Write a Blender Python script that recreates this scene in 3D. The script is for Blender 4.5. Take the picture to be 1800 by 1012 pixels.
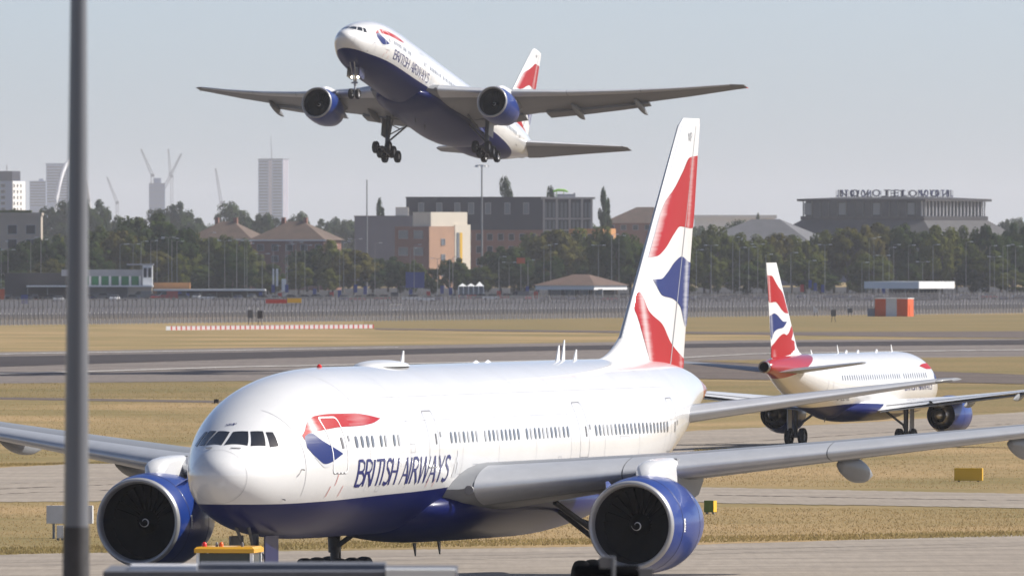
import bpy, math, random
import numpy as np
from mathutils import Vector, Matrix
random.seed(7); rng = np.random.default_rng(7)
R = math.radians; PI = math.pi
sc = bpy.context.scene
for o in list(bpy.data.objects): bpy.data.objects.remove(o)

# ------------------------------------------------------------------ camera
F, H, VH = 21240.6, 13.09, 434.63            # focal length in photo pixels, eye height, horizon row
cam_d = bpy.data.cameras.new('camera'); cam = bpy.data.objects.new('camera', cam_d); sc.collection.objects.link(cam)
cam.location = (0, 0, H); cam.rotation_euler = (R(90) - math.atan((506 - VH) / F), 0, 0)
cam_d.sensor_width = 36; cam_d.lens = F / 1800 * 36; cam_d.clip_start = 1; cam_d.clip_end = 90000
cam_d.dof.use_dof = True; cam_d.dof.focus_distance = 520; cam_d.dof.aperture_fstop = 5.6
sc.camera = cam
sc.render.resolution_x = 1024; sc.render.resolution_y = 575

# ------------------------------------------------------------------ sky, sun, exposure
HAZE = 3.3e-5
SUN_EL, SUN_AZ = R(41), R(82)                # azimuth clockwise from the view direction
w = bpy.data.worlds.new('World'); sc.world = w; w.use_nodes = True
nt = w.node_tree; nt.nodes.clear()
sky = nt.nodes.new('ShaderNodeTexSky'); sky.sky_type = 'NISHITA'; sky.sun_disc = False
sky.sun_elevation = SUN_EL; sky.sun_rotation = SUN_AZ; sky.altitude = 30
sky.air_density = 0.40; sky.dust_density = 0.92; sky.ozone_density = 0.0
bg = nt.nodes.new('ShaderNodeBackground'); bg.inputs[1].default_value = 0.125
wo = nt.nodes.new('ShaderNodeOutputWorld')
nt.links.new(sky.outputs[0], bg.inputs[0]); nt.links.new(bg.outputs[0], wo.inputs[0])
sd = bpy.data.lights.new('sun', 'SUN'); sd.energy = 5.0; sd.angle = R(0.5); sd.color = (1.0, 0.955, 0.88)
sun = bpy.data.objects.new('sun', sd); sc.collection.objects.link(sun)
sun_dir = Vector((math.sin(SUN_AZ) * math.cos(SUN_EL), math.cos(SUN_AZ) * math.cos(SUN_EL), math.sin(SUN_EL)))
sun.rotation_euler = sun_dir.to_track_quat('Z', 'Y').to_euler(); sun.location = (200, 300, 300)
sc.view_settings.view_transform = 'Standard'; sc.view_settings.look = 'None'
sc.view_settings.exposure = 0.40; sc.view_settings.gamma = 1.0; sc.view_settings.use_curve_mapping = False
sc.render.engine = 'CYCLES'
sc.cycles.volume_bounces = 1; sc.cycles.max_bounces = 6; sc.cycles.transparent_max_bounces = 16

# ------------------------------------------------------------------ helpers
def at(u, v, Z): return Vector(((u - 900) * Z / F, Z, H - (v - VH) * Z / F))
def gz(v): return F * H / (v - VH)
def ground(u, v):
    p = at(u, v, gz(v)); return (p.x, p.y)

def tag(o, label=None, cat=None, group=None, kind=None):
    if label: o['label'] = label
    if cat: o['category'] = cat
    if group: o['group'] = group
    if kind: o['kind'] = kind
    return o

ORD = 'first second third fourth fifth sixth seventh eighth ninth tenth eleventh twelfth thirteenth fourteenth fifteenth sixteenth seventeenth eighteenth nineteenth'.split()
TENS = {20: 'twenty', 30: 'thirty', 40: 'forty', 50: 'fifty', 60: 'sixty', 70: 'seventy', 80: 'eighty', 90: 'ninety'}
def nth(i):
    n = i + 1
    if n < 20: return ORD[n - 1]
    t, r = n // 10 * 10, n % 10
    if n >= 100: return 'hundred-and-' + nth(n - 101) if n > 100 else 'hundredth'
    return TENS[t] + '-' + ORD[r - 1] if r else TENS[t][:-1] + 'ieth'

class MB:
    def __init__(s): s.v = []; s.f = []; s.m = []; s.a = None
    def add(s, vs, fs, mi=0):
        b = len(s.v); s.v += [tuple(p) for p in vs]
        for f in fs: s.f.append(tuple(i + b for i in f)); s.m.append(mi)
        return s
    def box(s, c, d, mi=0, rz=0):
        x, y, z = d[0] / 2, d[1] / 2, d[2] / 2; ca, sa = math.cos(rz), math.sin(rz)
        P = [(-x, -y, -z), (x, -y, -z), (x, y, -z), (-x, y, -z), (-x, -y, z), (x, -y, z), (x, y, z), (-x, y, z)]
        P = [(c[0] + p[0] * ca - p[1] * sa, c[1] + p[0] * sa + p[1] * ca, c[2] + p[2]) for p in P]
        return s.add(P, [(0, 3, 2, 1), (4, 5, 6, 7), (0, 1, 5, 4), (1, 2, 6, 5), (2, 3, 7, 6), (3, 0, 4, 7)], mi)
    def span(s, x0, x1, y0, y1, z0, z1, mi=0):
        return s.box(((x0 + x1) / 2, (y0 + y1) / 2, (z0 + z1) / 2), (x1 - x0, y1 - y0, z1 - z0), mi)
    def tube(s, pts, rad, n=10, mi=0, cap=True):
        pts = [Vector(p) for p in pts]
        if not hasattr(rad, '__len__'): rad = [rad] * len(pts)
        rings = []
        for i, p in enumerate(pts):
            d = (pts[min(i + 1, len(pts) - 1)] - pts[max(i - 1, 0)]).normalized()
            ref = Vector((0, 0, 1)) if abs(d.z) < .9 else Vector((1, 0, 0))
            a = d.cross(ref).normalized(); b = d.cross(a)
            rings.append([p + (a * math.cos(2 * PI * k / n) + b * math.sin(2 * PI * k / n)) * rad[i] for k in range(n)])
        return s.loft(rings, mi, cap)
    def loft(s, rings, mi=0, cap=True, closed=True):
        n = len(rings[0]); V = [p for r in rings for p in r]; Fc = []
        for i in range(len(rings) - 1):
            for k in range(n if closed else n - 1):
                k2 = (k + 1) % n
                Fc.append((i * n + k, i * n + k2, (i + 1) * n + k2, (i + 1) * n + k))
        if cap: Fc.append(tuple(range(n - 1, -1, -1))); Fc.append(tuple((len(rings) - 1) * n + k for k in range(n)))
        return s.add(V, Fc, mi)
    def lathe_x(s, prof, c=(0, 0, 0), n=48, mi=0):
        rings = [[(c[0] + x, c[1] + r * math.cos(2 * PI * k / n), c[2] + r * math.sin(2 * PI * k / n)) for k in range(n)] for x, r in prof]
        return s.loft(rings, mi, cap=False)
    def lathe_y(s, prof, c=(0, 0, 0), n=24, mi=0):
        rings = [[(c[0] + r * math.cos(2 * PI * k / n), c[1] + y, c[2] + r * math.sin(2 * PI * k / n)) for k in range(n)] for y, r in prof]
        return s.loft(rings, mi, cap=False)
    def grid(s, P, mi=0):
        nu, nv = len(P), len(P[0])
        return s.add([p for r in P for p in r], [(i * nv + j, i * nv + j + 1, (i + 1) * nv + j + 1, (i + 1) * nv + j) for i in range(nu - 1) for j in range(nv - 1)], mi)
    def mesh(s, name, mats, smooth=False, fade=None, fix=True):
        me = bpy.data.meshes.new(name); me.from_pydata([tuple(p) for p in s.v], [], s.f)
        for m in (mats if isinstance(mats, (list, tuple)) else [mats]): me.materials.append(M(m))
        me.polygons.foreach_set('material_index', s.m)
        if fade is not None:
            a = me.color_attributes.new('fade', 'FLOAT_COLOR', 'POINT')
            a.data.foreach_set('color', [c for q in fade for c in (q, q, q, 1)])
        if fix:
            import bmesh
            bm = bmesh.new(); bm.from_mesh(me); bmesh.ops.recalc_face_normals(bm, faces=bm.faces); bm.to_mesh(me); bm.free()
        if smooth:
            me.polygons.foreach_set('use_smooth', [True] * len(me.polygons))
            if smooth != 'all': me.set_sharp_from_angle(angle=R(smooth if smooth is not True else 35))
        me.update(); return me
    def build(s, name, mats, parent=None, smooth=False, fade=None, fix=True):
        return link(name, s.mesh(name, mats, smooth, fade, fix), parent)

def link(name, me, parent=None, loc=None):
    o = bpy.data.objects.new(name, me); sc.collection.objects.link(o)
    if parent is not None: o.parent = parent
    if loc is not None: o.location = loc
    return o
def empty(name, loc=(0, 0, 0), rz=0):
    o = bpy.data.objects.new(name, None); sc.collection.objects.link(o); o.location = loc; o.rotation_euler = (0, 0, rz)
    o.empty_display_size = 1; return o

# ------------------------------------------------------------------ materials
_m = {}
def M(n): return _m[n]
def mat(name, col, rough=.6, metal=0, coat=0, var=0, vscale=3., stretch=(1, 1, 1), bump=0, bscale=20., spec=.5, coord='Object', col2=None):
    m = bpy.data.materials.new(name); m.use_nodes = True; t = m.node_tree; b = t.nodes['Principled BSDF']; _m[name] = m
    b.inputs['Base Color'].default_value = (*col, 1); b.inputs['Roughness'].default_value = rough; b.inputs['Metallic'].default_value = metal
    b.inputs['Coat Weight'].default_value = coat; b.inputs['Coat Roughness'].default_value = .06; b.inputs['Specular IOR Level'].default_value = spec
    if var or bump:
        tc = t.nodes.new('ShaderNodeTexCoord'); mp = t.nodes.new('ShaderNodeMapping'); mp.inputs['Scale'].default_value = stretch
        t.links.new(tc.outputs[coord], mp.inputs[0])
    if var:
        n = t.nodes.new('ShaderNodeTexNoise'); n.inputs['Scale'].default_value = vscale; n.inputs['Detail'].default_value = 6; n.inputs['Roughness'].default_value = .65
        t.links.new(mp.outputs[0], n.inputs[0])
        r = t.nodes.new('ShaderNodeMapRange'); r.inputs[1].default_value = .3; r.inputs[2].default_value = .7
        t.links.new(n.outputs[0], r.inputs[0])
        mx = t.nodes.new('ShaderNodeMix'); mx.data_type = 'RGBA'
        c2 = col2 or tuple(c * (1 - var) for c in col)
        mx.inputs[6].default_value = (*(tuple(min(1, c * (1 + var * .5)) for c in col) if col2 is None else col), 1); mx.inputs[7].default_value = (*c2, 1)
        t.links.new(r.outputs[0], mx.inputs[0]); t.links.new(mx.outputs[2], b.inputs['Base Color'])
    if bump:
        n2 = t.nodes.new('ShaderNodeTexNoise'); n2.inputs['Scale'].default_value = bscale; n2.inputs['Detail'].default_value = 4
        t.links.new(mp.outputs[0], n2.inputs[0])
        bp = t.nodes.new('ShaderNodeBump'); bp.inputs['Strength'].default_value = bump; bp.inputs['Distance'].default_value = .05
        t.links.new(n2.outputs[0], bp.inputs['Height']); t.links.new(bp.outputs[0], b.inputs['Normal'])
    return m
mat('white_paint', (.67, .67, .67), .35, coat=.5, var=.04, vscale=.6)
mat('wing_grey', (.20, .208, .222), .5, coat=.1, var=.10, vscale=.8, stretch=(1, .25, 1))
mat('slat_metal', (.50, .51, .53), .36, metal=.35, var=.08, vscale=1.2)
mat('lip_metal', (.36, .36, .37), .38, metal=.35, var=.05, vscale=2)
mat('engine_blue', (.004, .030, .19), .32, coat=.25, var=.06, vscale=1.5)
mat('navy', (.008, .011, .065), .35, coat=.2)
mat('lettering_navy', (.012, .018, .12), .4)
mat('livery_blue', (.018, .05, .30), .3, coat=.5)
mat('duct_dark', (.035, .035, .038), .5)
mat('duct_grey', (.03, .03, .033), .6, spec=.1)
mat('blade_metal', (.02, .02, .022), .45, spec=.2)
mat('fan_black', (.003, .003, .004), .8, spec=.02)
mat('spinner_black', (.005, .005, .006), .6, spec=.1)
mat('mark_white', (.75, .75, .75), .5)
mat('hot_metal', (.33, .31, .29), .35, metal=.9, var=.25, vscale=3)
mat('tyre', (.018, .018, .019), .8, var=.3, vscale=8)
mat('wheel_grey', (.35, .35, .36), .5, metal=.3)
mat('gear_grey', (.12, .12, .125), .5, metal=.4, var=.3, vscale=4)
mat('gear_light', (.36, .36, .37), .45, metal=.3, var=.2, vscale=4)
mat('cockpit_glass', (.012, .014, .018), .05, spec=.8)
mat('cabin_window', (.13, .14, .16), .15)
mat('seam_grey', (.27, .275, .29), .5)
mat('seam_dark', (.16, .16, .17), .5)
mat('seam_light', (.80, .80, .80), .5)
mat('panel_line', (.44, .445, .46), .5); mat('window_blind', (.36, .37, .39), .4)
mat('placard_red', (.5, .09, .07), .5)
mat('crest_grey', (.55, .56, .58), .5)
mat('beacon_red', (.6, .02, .015), .3); mat('beacon_orange', (.75, .13, .02), .3)
def emit(name, col, s):
    m = mat(name, col, .3); b = m.node_tree.nodes['Principled BSDF']; b.inputs['Emission Color'].default_value = (*col, 1); b.inputs['Emission Strength'].default_value = s
emit('landing_lamp', (1, .85, .6), 5)

def livery_mat(name, col):
    """paint with the printed fade-to-white of the ribbon livery (a vertex value carries the print)"""
    m = mat(name, col, .45, coat=.05, spec=.25); t = m.node_tree; b = t.nodes['Principled BSDF']
    a = t.nodes.new('ShaderNodeAttribute'); a.attribute_name = 'fade'
    tc = t.nodes.new('ShaderNodeTexCoord'); mp = t.nodes.new('ShaderNodeMapping'); mp.inputs['Scale'].default_value = (.3, .3, 9)
    n = t.nodes.new('ShaderNodeTexNoise'); n.inputs['Scale'].default_value = 1.2; n.inputs['Detail'].default_value = 3
    t.links.new(tc.outputs['Object'], mp.inputs[0]); t.links.new(mp.outputs[0], n.inputs[0])
    ad = t.nodes.new('ShaderNodeMath'); ad.operation = 'MULTIPLY_ADD'; ad.inputs[1].default_value = .5; ad.inputs[2].default_value = -.25
    t.links.new(n.outputs[0], ad.inputs[0])
    mu = t.nodes.new('ShaderNodeMath'); mu.operation = 'ADD'; t.links.new(a.outputs['Fac'], mu.inputs[0])
    m2 = t.nodes.new('ShaderNodeMath'); m2.operation = 'MULTIPLY'; t.links.new(ad.outputs[0], m2.inputs[0]); 
    c1 = t.nodes.new('ShaderNodeMath'); c1.operation = 'GREATER_THAN'; c1.inputs[1].default_value = .02; t.links.new(a.outputs['Fac'], c1.inputs[0])
    t.links.new(c1.outputs[0], m2.inputs[1]); t.links.new(m2.outputs[0], mu.inputs[1]); mu.use_clamp = True
    mx = t.nodes.new('ShaderNodeMix'); mx.data_type = 'RGBA'; mx.inputs[6].default_value = (*col, 1); mx.inputs[7].default_value = (.68, .68, .68, 1)
    t.links.new(mu.outputs[0], mx.inputs[0]); t.links.new(mx.outputs[2], b.inputs['Base Color'])
livery_mat('livery_red_print', (.33, .004, .007)); livery_mat('livery_blue_print', (.005, .018, .125))

def fuselage_mat(name, line, L, red_x, red_slope=0, belly_grey=None):
    """white body, navy belly below a painted line, red tail end"""
    m = mat(name, (.8, .8, .8), .3, coat=.12, spec=.3); t = m.node_tree; b = t.nodes['Principled BSDF']; N = t.nodes.new; K = t.links.new
    b.inputs['Coat Roughness'].default_value = .05
    tc = N('ShaderNodeTexCoord'); sp = N('ShaderNodeSeparateXYZ'); K(tc.outputs['Object'], sp.inputs[0])
    dv = N('ShaderNodeMath'); dv.operation = 'DIVIDE'; dv.inputs[1].default_value = L; K(sp.outputs[0], dv.inputs[0])
    fc = N('ShaderNodeFloatCurve'); cv = fc.mapping.curves[0]
    pts = [(x / L, z / 10) for x, z in line]
    cv.points[0].location = pts[0]; cv.points[1].location = pts[-1]
    for p in pts[1:-1]: cv.points.new(*p)
    fc.mapping.update(); K(dv.outputs[0], fc.inputs['Value'])
    mz = N('ShaderNodeMath'); mz.operation = 'MULTIPLY'; mz.inputs[1].default_value = 10; K(fc.outputs[0], mz.inputs[0])
    lt = N('ShaderNodeMath'); lt.operation = 'LESS_THAN'; K(sp.outputs[2], lt.inputs[0]); K(mz.outputs[0], lt.inputs[1])
    # subtle dirt and panel tone
    n = N('ShaderNodeTexNoise'); n.inputs['Scale'].default_value = .7; n.inputs['Detail'].default_value = 5; K(tc.outputs['Object'], n.inputs[0])
    mr = N('ShaderNodeMapRange'); mr.inputs[3].default_value = .62; mr.inputs[4].default_value = .70; K(n.outputs[0], mr.inputs[0])
    m1 = N('ShaderNodeMix'); m1.data_type = 'RGBA'; K(lt.outputs[0], m1.inputs[0]); K(mr.outputs[0], m1.inputs[6]); m1.inputs[7].default_value = (.005, .010, .082, 1)
    rs = N('ShaderNodeMath'); rs.operation = 'MULTIPLY_ADD'; rs.inputs[1].default_value = red_slope; K(sp.outputs[2], rs.inputs[0]); K(sp.outputs[0], rs.inputs[2])
    gt = N('ShaderNodeMath'); gt.operation = 'GREATER_THAN'; gt.inputs[1].default_value = red_x; K(rs.outputs[0], gt.inputs[0])
    m2 = N('ShaderNodeMix'); m2.data_type = 'RGBA'; K(gt.outputs[0], m2.inputs[0]); K(m1.outputs[2], m2.inputs[6]); m2.inputs[7].default_value = (.33, .004, .007, 1)
    K(m2.outputs[2], b.inputs['Base Color'])
    cw = N('ShaderNodeMapRange'); cw.inputs[3].default_value = .8; cw.inputs[4].default_value = .03; K(lt.outputs[0], cw.inputs[0]); K(cw.outputs[0], b.inputs['Coat Weight'])
    sw = N('ShaderNodeMapRange'); sw.inputs[3].default_value = .35; sw.inputs[4].default_value = .10; K(lt.outputs[0], sw.inputs[0]); K(sw.outputs[0], b.inputs['Specular IOR Level'])
    nb_ = N('ShaderNodeTexNoise'); nb_.inputs['Scale'].default_value = .55; nb_.inputs['Detail'].default_value = 3; K(tc.outputs['Object'], nb_.inputs[0]); bp = N('ShaderNodeBump'); bp.inputs['Strength'].default_value = .25; bp.inputs['Distance'].default_value = .03; K(nb_.outputs[0], bp.inputs['Height']); K(bp.outputs[0], b.inputs['Coat Normal'])
    return m
fuselage_mat('wide_body_paint', [(0, 4.0), (4, 3.93), (6.4, 3.97), (11, 4.07), (17.6, 4.17), (24, 4.36), (36, 4.6), (46, 4.45), (51, 4.3), (54, 3.6), (64, 3.0)], 64, 60.2, -.05)
fuselage_mat('narrow_body_paint', [(0, 2.5), (12, 2.62), (22, 2.85), (26, 2.75), (29, 2.5), (31, 2.0), (38, 1.5)], 38, 53.4, 4.1)

# ------------------------------------------------------------------ aircraft
class Curve:
    def __init__(s, pts):
        a = np.array(pts, float); s.o = a[0, 0]; s.u = np.sqrt(a[:, 0] - s.o); s.v = a[:, 1]
        h = np.diff(s.u); d = np.diff(s.v) / h; m = np.zeros(len(s.u)); m[0] = d[0]; m[-1] = d[-1]
        for i in range(1, len(d)):
            if d[i - 1] * d[i] > 0:
                w1 = 2 * h[i] + h[i - 1]; w2 = h[i] + 2 * h[i - 1]; m[i] = (w1 + w2) / (w1 / d[i - 1] + w2 / d[i])
        s.m = m
    def __call__(s, x):
        u = min(max(max(x - s.o, 0) ** .5, s.u[0]), s.u[-1]); i = max(min(int(np.searchsorted(s.u, u, side='right')) - 1, len(s.u) - 2), 0)
        h = s.u[i + 1] - s.u[i]; t = (u - s.u[i]) / h
        return float((2 * t**3 - 3 * t * t + 1) * s.v[i] + (t**3 - 2 * t * t + t) * h * s.m[i] + (-2 * t**3 + 3 * t * t) * s.v[i + 1] + (t**3 - t * t) * h * s.m[i + 1])

class Hull:
    def __init__(s, top, bot, hw): s.t, s.b, s.w = Curve(top), Curve(bot), Curve(hw)
    def sec(s, x): t, b = s.t(x), s.b(x); return (t + b) / 2, (t - b) / 2, s.w(x)
    def pt(s, x, th, off=0):
        """th from the crown, + to starboard; off pushes out along the normal"""
        c, h, w_ = s.sec(x); p = Vector((x, w_ * math.sin(th), c + h * math.cos(th)))
        if off:
            e = .02; c2, h2, w2 = s.sec(x + e); q = Vector((x + e, w2 * math.sin(th), c2 + h2 * math.cos(th)))
            d2 = Vector((0, w_ * math.cos(th), -h * math.sin(th)))
            n = (q - p).cross(d2)
            if n.length > 1e-9:
                n.normalize()
                if n.dot(Vector((0, math.sin(th), math.cos(th)))) < 0: n = -n
                p = p + n * off
        return p
    def th(s, x, z, side):
        c, h, w_ = s.sec(x); return side * math.acos(max(-1, min(1, (z - c) / h)))
    def side(s, x, z, side, off=.012): return s.pt(x, s.th(x, z, side), off)
    def mesh(s, x0, x1, nx=110, n=96):
        us = np.linspace(0, math.sqrt(x1 - x0), nx); rings = []
        xs = sorted(set([round(x0 + u * u, 4) for u in us] + [x0 + .004, x0 + .012, x0 + .03, x0 + .06]))[1:]
        for x in xs: rings.append([s.pt(x, 2 * PI * k / n) for k in range(n)])
        return MB().loft(rings)

GLYPH = {
 'B': (.50, [([(0, 0), (0, 1)], .15), ([(0, .97), (.22, .97), (.35, .86), (.35, .66), (.24, .54), (0, .53)], .095), ([(0, .53), (.28, .52), (.42, .38), (.42, .17), (.28, .03), (0, .03)], .10)]),
 'R': (.52, [([(0, 0), (0, 1)], .15), ([(0, .97), (.22, .97), (.36, .85), (.36, .65), (.24, .51), (0, .5)], .095), ([(.18, .52), (.50, 0)], .14)]),
 'I': (.20, [([(0, 0), (0, 1)], .15)]),
 'T': (.52, [([(-.06, .96), (.5, .96)], .085), ([(.22, 0), (.22, .95)], .15)]),
 'S': (.46, [([(.36, .86), (.26, .96), (.12, .95), (.03, .83), (.06, .66), (.2, .54), (.32, .42), (.37, .25), (.3, .08), (.16, .03), (.0, .1)], .115)]),
 'H': (.58, [([(0, 0), (0, 1)], .15), ([(.42, 0), (.42, 1)], .15), ([(0, .5), (.42, .5)], .075)]),
 'A': (.56, [([(-.02, 0), (.23, 1)], .075), ([(.23, 1), (.48, 0)], .15), ([(.08, .34), (.4, .34)], .07)]),
 'W': (.84, [([(0, 1), (.19, 0)], .14), ([(.19, 0), (.37, 1)], .07), ([(.37, 1), (.56, 0)], .14), ([(.56, 0), (.74, 1)], .07)]),
 'Y': (.54, [([(0, 1), (.23, .48)], .14), ([(.23, .48), (.46, 1)], .07), ([(.23, 0), (.23, .5)], .14)]),
 'M': (.72, [([(0, 0), (.05, 1)], .08), ([(.05, 1), (.28, .1)], .14), ([(.28, .1), (.52, 1)], .08), ([(.52, 1), (.56, 0)], .15)]),
 'P': (.50, [([(0, 0), (0, 1)], .15), ([(0, .97), (.22, .97), (.37, .85), (.37, .62), (.24, .48), (0, .46)], .095)]),
 'G': (.58, [([(.44, .85), (.3, .97), (.14, .93), (.03, .72), (.0, .5), (.04, .26), (.15, .07), (.32, .03), (.44, .12), (.44, .45), (.28, .45)], .11)]),
 'E': (.46, [([(0, 0), (0, 1)], .15), ([(0, .96), (.36, .96)], .08), ([(0, .52), (.3, .52)], .08), ([(0, .04), (.38, .04)], .08)]),
 'U': (.56, [([(0, 1), (0, .3), (.08, .08), (.2, .03), (.34, .08), (.42, .3), (.42, 1)], .12)]),
 '-': (.32, [([(0, .45), (.2, .45)], .09)]), ' ': (.26, [])}

def lettering(name, text, x0, x1, z0, z1, fn, matn, parent, mirror=False):
    """letters laid on a hull; fn(x, z) gives the surface point"""
    tot = sum(GLYPH[c][0] for c in text) - .08; k = (x1 - x0) / tot; hh = z1 - z0; mb = MB(); cur = 0
    mp = (lambda a, b: fn(x1 - a * k if mirror else x0 + a * k, z0 + b * hh))
    for ch in text:
        wd, strokes = GLYPH[ch]
        for pts, th in strokes:
            P = []
            for i in range(len(pts) - 1):
                n = max(1, int(math.hypot(pts[i + 1][0] - pts[i][0], pts[i + 1][1] - pts[i][1]) / .12))
                P += [(pts[i][0] + (pts[i + 1][0] - pts[i][0]) * j / n, pts[i][1] + (pts[i + 1][1] - pts[i][1]) * j / n) for j in range(n)]
            P.append(pts[-1]); rows = []
            for i, p in enumerate(P):
                a = P[max(i - 1, 0)]; b = P[min(i + 1, len(P) - 1)]; dx, dz = (b[0] - a[0]) * k, (b[1] - a[1]) * hh
                l = math.hypot(dx, dz) or 1; nx, nz = -dz / l, dx / l
                tx, tz = nx * th * .37, nz * th * .37 * k / hh
                rows.append([mp(cur + p[0] - tx, p[1] - tz), mp(cur + p[0] + tx, p[1] + tz)])
            mb.grid(rows)
        cur += wd
    return mb.build(name, matn, parent, fix=False)

def pchip(xs, zs):
    u, v = np.array(xs, float), np.array(zs, float); h = np.diff(u); d = np.diff(v) / h; m = np.zeros(len(u)); m[0], m[-1] = d[0], d[-1]
    for i in range(1, len(d)):
        if d[i - 1] * d[i] > 0: w1, w2 = 2 * h[i] + h[i - 1], h[i] + 2 * h[i - 1]; m[i] = (w1 + w2) / (w1 / d[i - 1] + w2 / d[i])
    def f(x):
        i = max(0, min(int(np.searchsorted(u, x, side='right')) - 1, len(u) - 2)); t = (x - u[i]) / h[i]
        return float((2 * t**3 - 3 * t * t + 1) * v[i] + (t**3 - 2 * t * t + t) * h[i] * m[i] + (3 * t * t - 2 * t**3) * v[i + 1] + (t**3 - t * t) * h[i] * m[i + 1])
    return f

def ribbon(name, top, bot, fn, matn, parent, nx=28, nz=8, fade=None):
    tx, tz = zip(*top); bx, bz = zip(*bot); x0, x1 = max(tx[0], bx[0]), min(tx[-1], bx[-1])
    ft, fb = pchip(tx, tz), pchip(bx, bz); rows, fd = [], []
    for i in range(nx + 1):
        x = x0 + (x1 - x0) * i / nx; a = fb(x); b = ft(x); r = []
        for j in range(nz + 1):
            z = a + (b - a) * j / nz; r.append(fn(x, z))
            if fade: fd.append(max(0, min(1, fade(x, z))))
        rows.append(r)
    return MB().grid(rows).build(name, matn, parent, smooth='all', fade=fd if fade else None, fix=False)

def airfoil(n=14, t=.12, camber=.015):
    xs = [(1 - math.cos(PI * i / n)) / 2 for i in range(n + 1)]
    yt = lambda x: 5 * t * (.2969 * math.sqrt(x) - .126 * x - .3516 * x * x + .2843 * x**3 - .1015 * x**4)
    yc = lambda x: camber * 4 * x * (1 - x)
    up = [(x, yc(x) + yt(x)) for x in xs]; lo = [(x, yc(x) - yt(x)) for x in xs]
    return up[::-1] + lo[1:-1] if True else None      # TE -> LE over the top, back along the bottom

def surface(secs, side, vertical=False, n=14):
    """secs: (span, x_le, chord, z, t/c, twist deg)"""
    rings = []
    for sp, xl, ch, z, t, tw in secs:
        A = airfoil(n, t, 0 if vertical else .015); ca, sa = math.cos(R(tw)), math.sin(R(tw))
        if vertical: rings.append([(xl + x * ch, y * ch, sp) for x, y in A])
        else: rings.append([(xl + (x * ca + y * sa) * ch, side * sp, z + (y * ca - x * sa) * ch) for x, y in A])
    return MB().loft(rings)

def nose_strip(secs, side, frac=.13, off=.018, n=14):
    """leading edge shell lying just proud of the wing"""
    rings = []
    for sp, xl, ch, z, t, tw in secs:
        ca, sa = math.cos(R(tw)), math.sin(R(tw)); pts = []
        yt = lambda x: 5 * t * (.2969 * math.sqrt(x) - .126 * x - .3516 * x * x + .2843 * x**3 - .1015 * x**4)
        for i in range(-8, 9):
            q = (i / 8) ** 2 * frac * (1 if i > 0 else .7); s_ = 1 if i >= 0 else -1
            y = .015 * 4 * q * (1 - q) + s_ * yt(q); o = off / ch
            nx, ny = (-1, 0) if i == 0 else (-.5 * math.exp(-q * 60), s_)
            l = math.hypot(nx, ny); x, y = q + nx / l * o, y + ny / l * o
            pts.append((xl + (x * ca + y * sa) * ch, side * sp, z + (y * ca - x * sa) * ch))
        rings.append(pts)
    return MB().loft(rings, cap=False, closed=False)

def interp_sec(secs, sp):
    for a, b in zip(secs, secs[1:]):
        if a[0] <= sp <= b[0]:
            k = (sp - a[0]) / (b[0] - a[0]); return tuple(a[i] + (b[i] - a[i]) * k for i in range(6))
    return secs[-1]

def wheel_mesh(rad, wid, name='wheel'):
    mb = MB(); hw = wid / 2
    mb.lathe_y([(-hw * .55, rad * .52), (-hw * .9, rad * .62), (-hw, rad * .8), (-hw * .8, rad * .95), (-hw * .35, rad), (hw * .35, rad), (hw * .8, rad * .95), (hw, rad * .8), (hw * .9, rad * .62), (hw * .55, rad * .52)], mi=0)
    for s in (-1, 1):
        mb.lathe_y([(s * hw * .55, rad * .52), (s * hw * .4, rad * .45), (s * hw * .35, rad * .2), (s * hw * .6, rad * .18), (s * hw * .6, .001)], mi=1)
    return mb.mesh(name, ['tyre', 'wheel_grey'], smooth=40)

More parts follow.
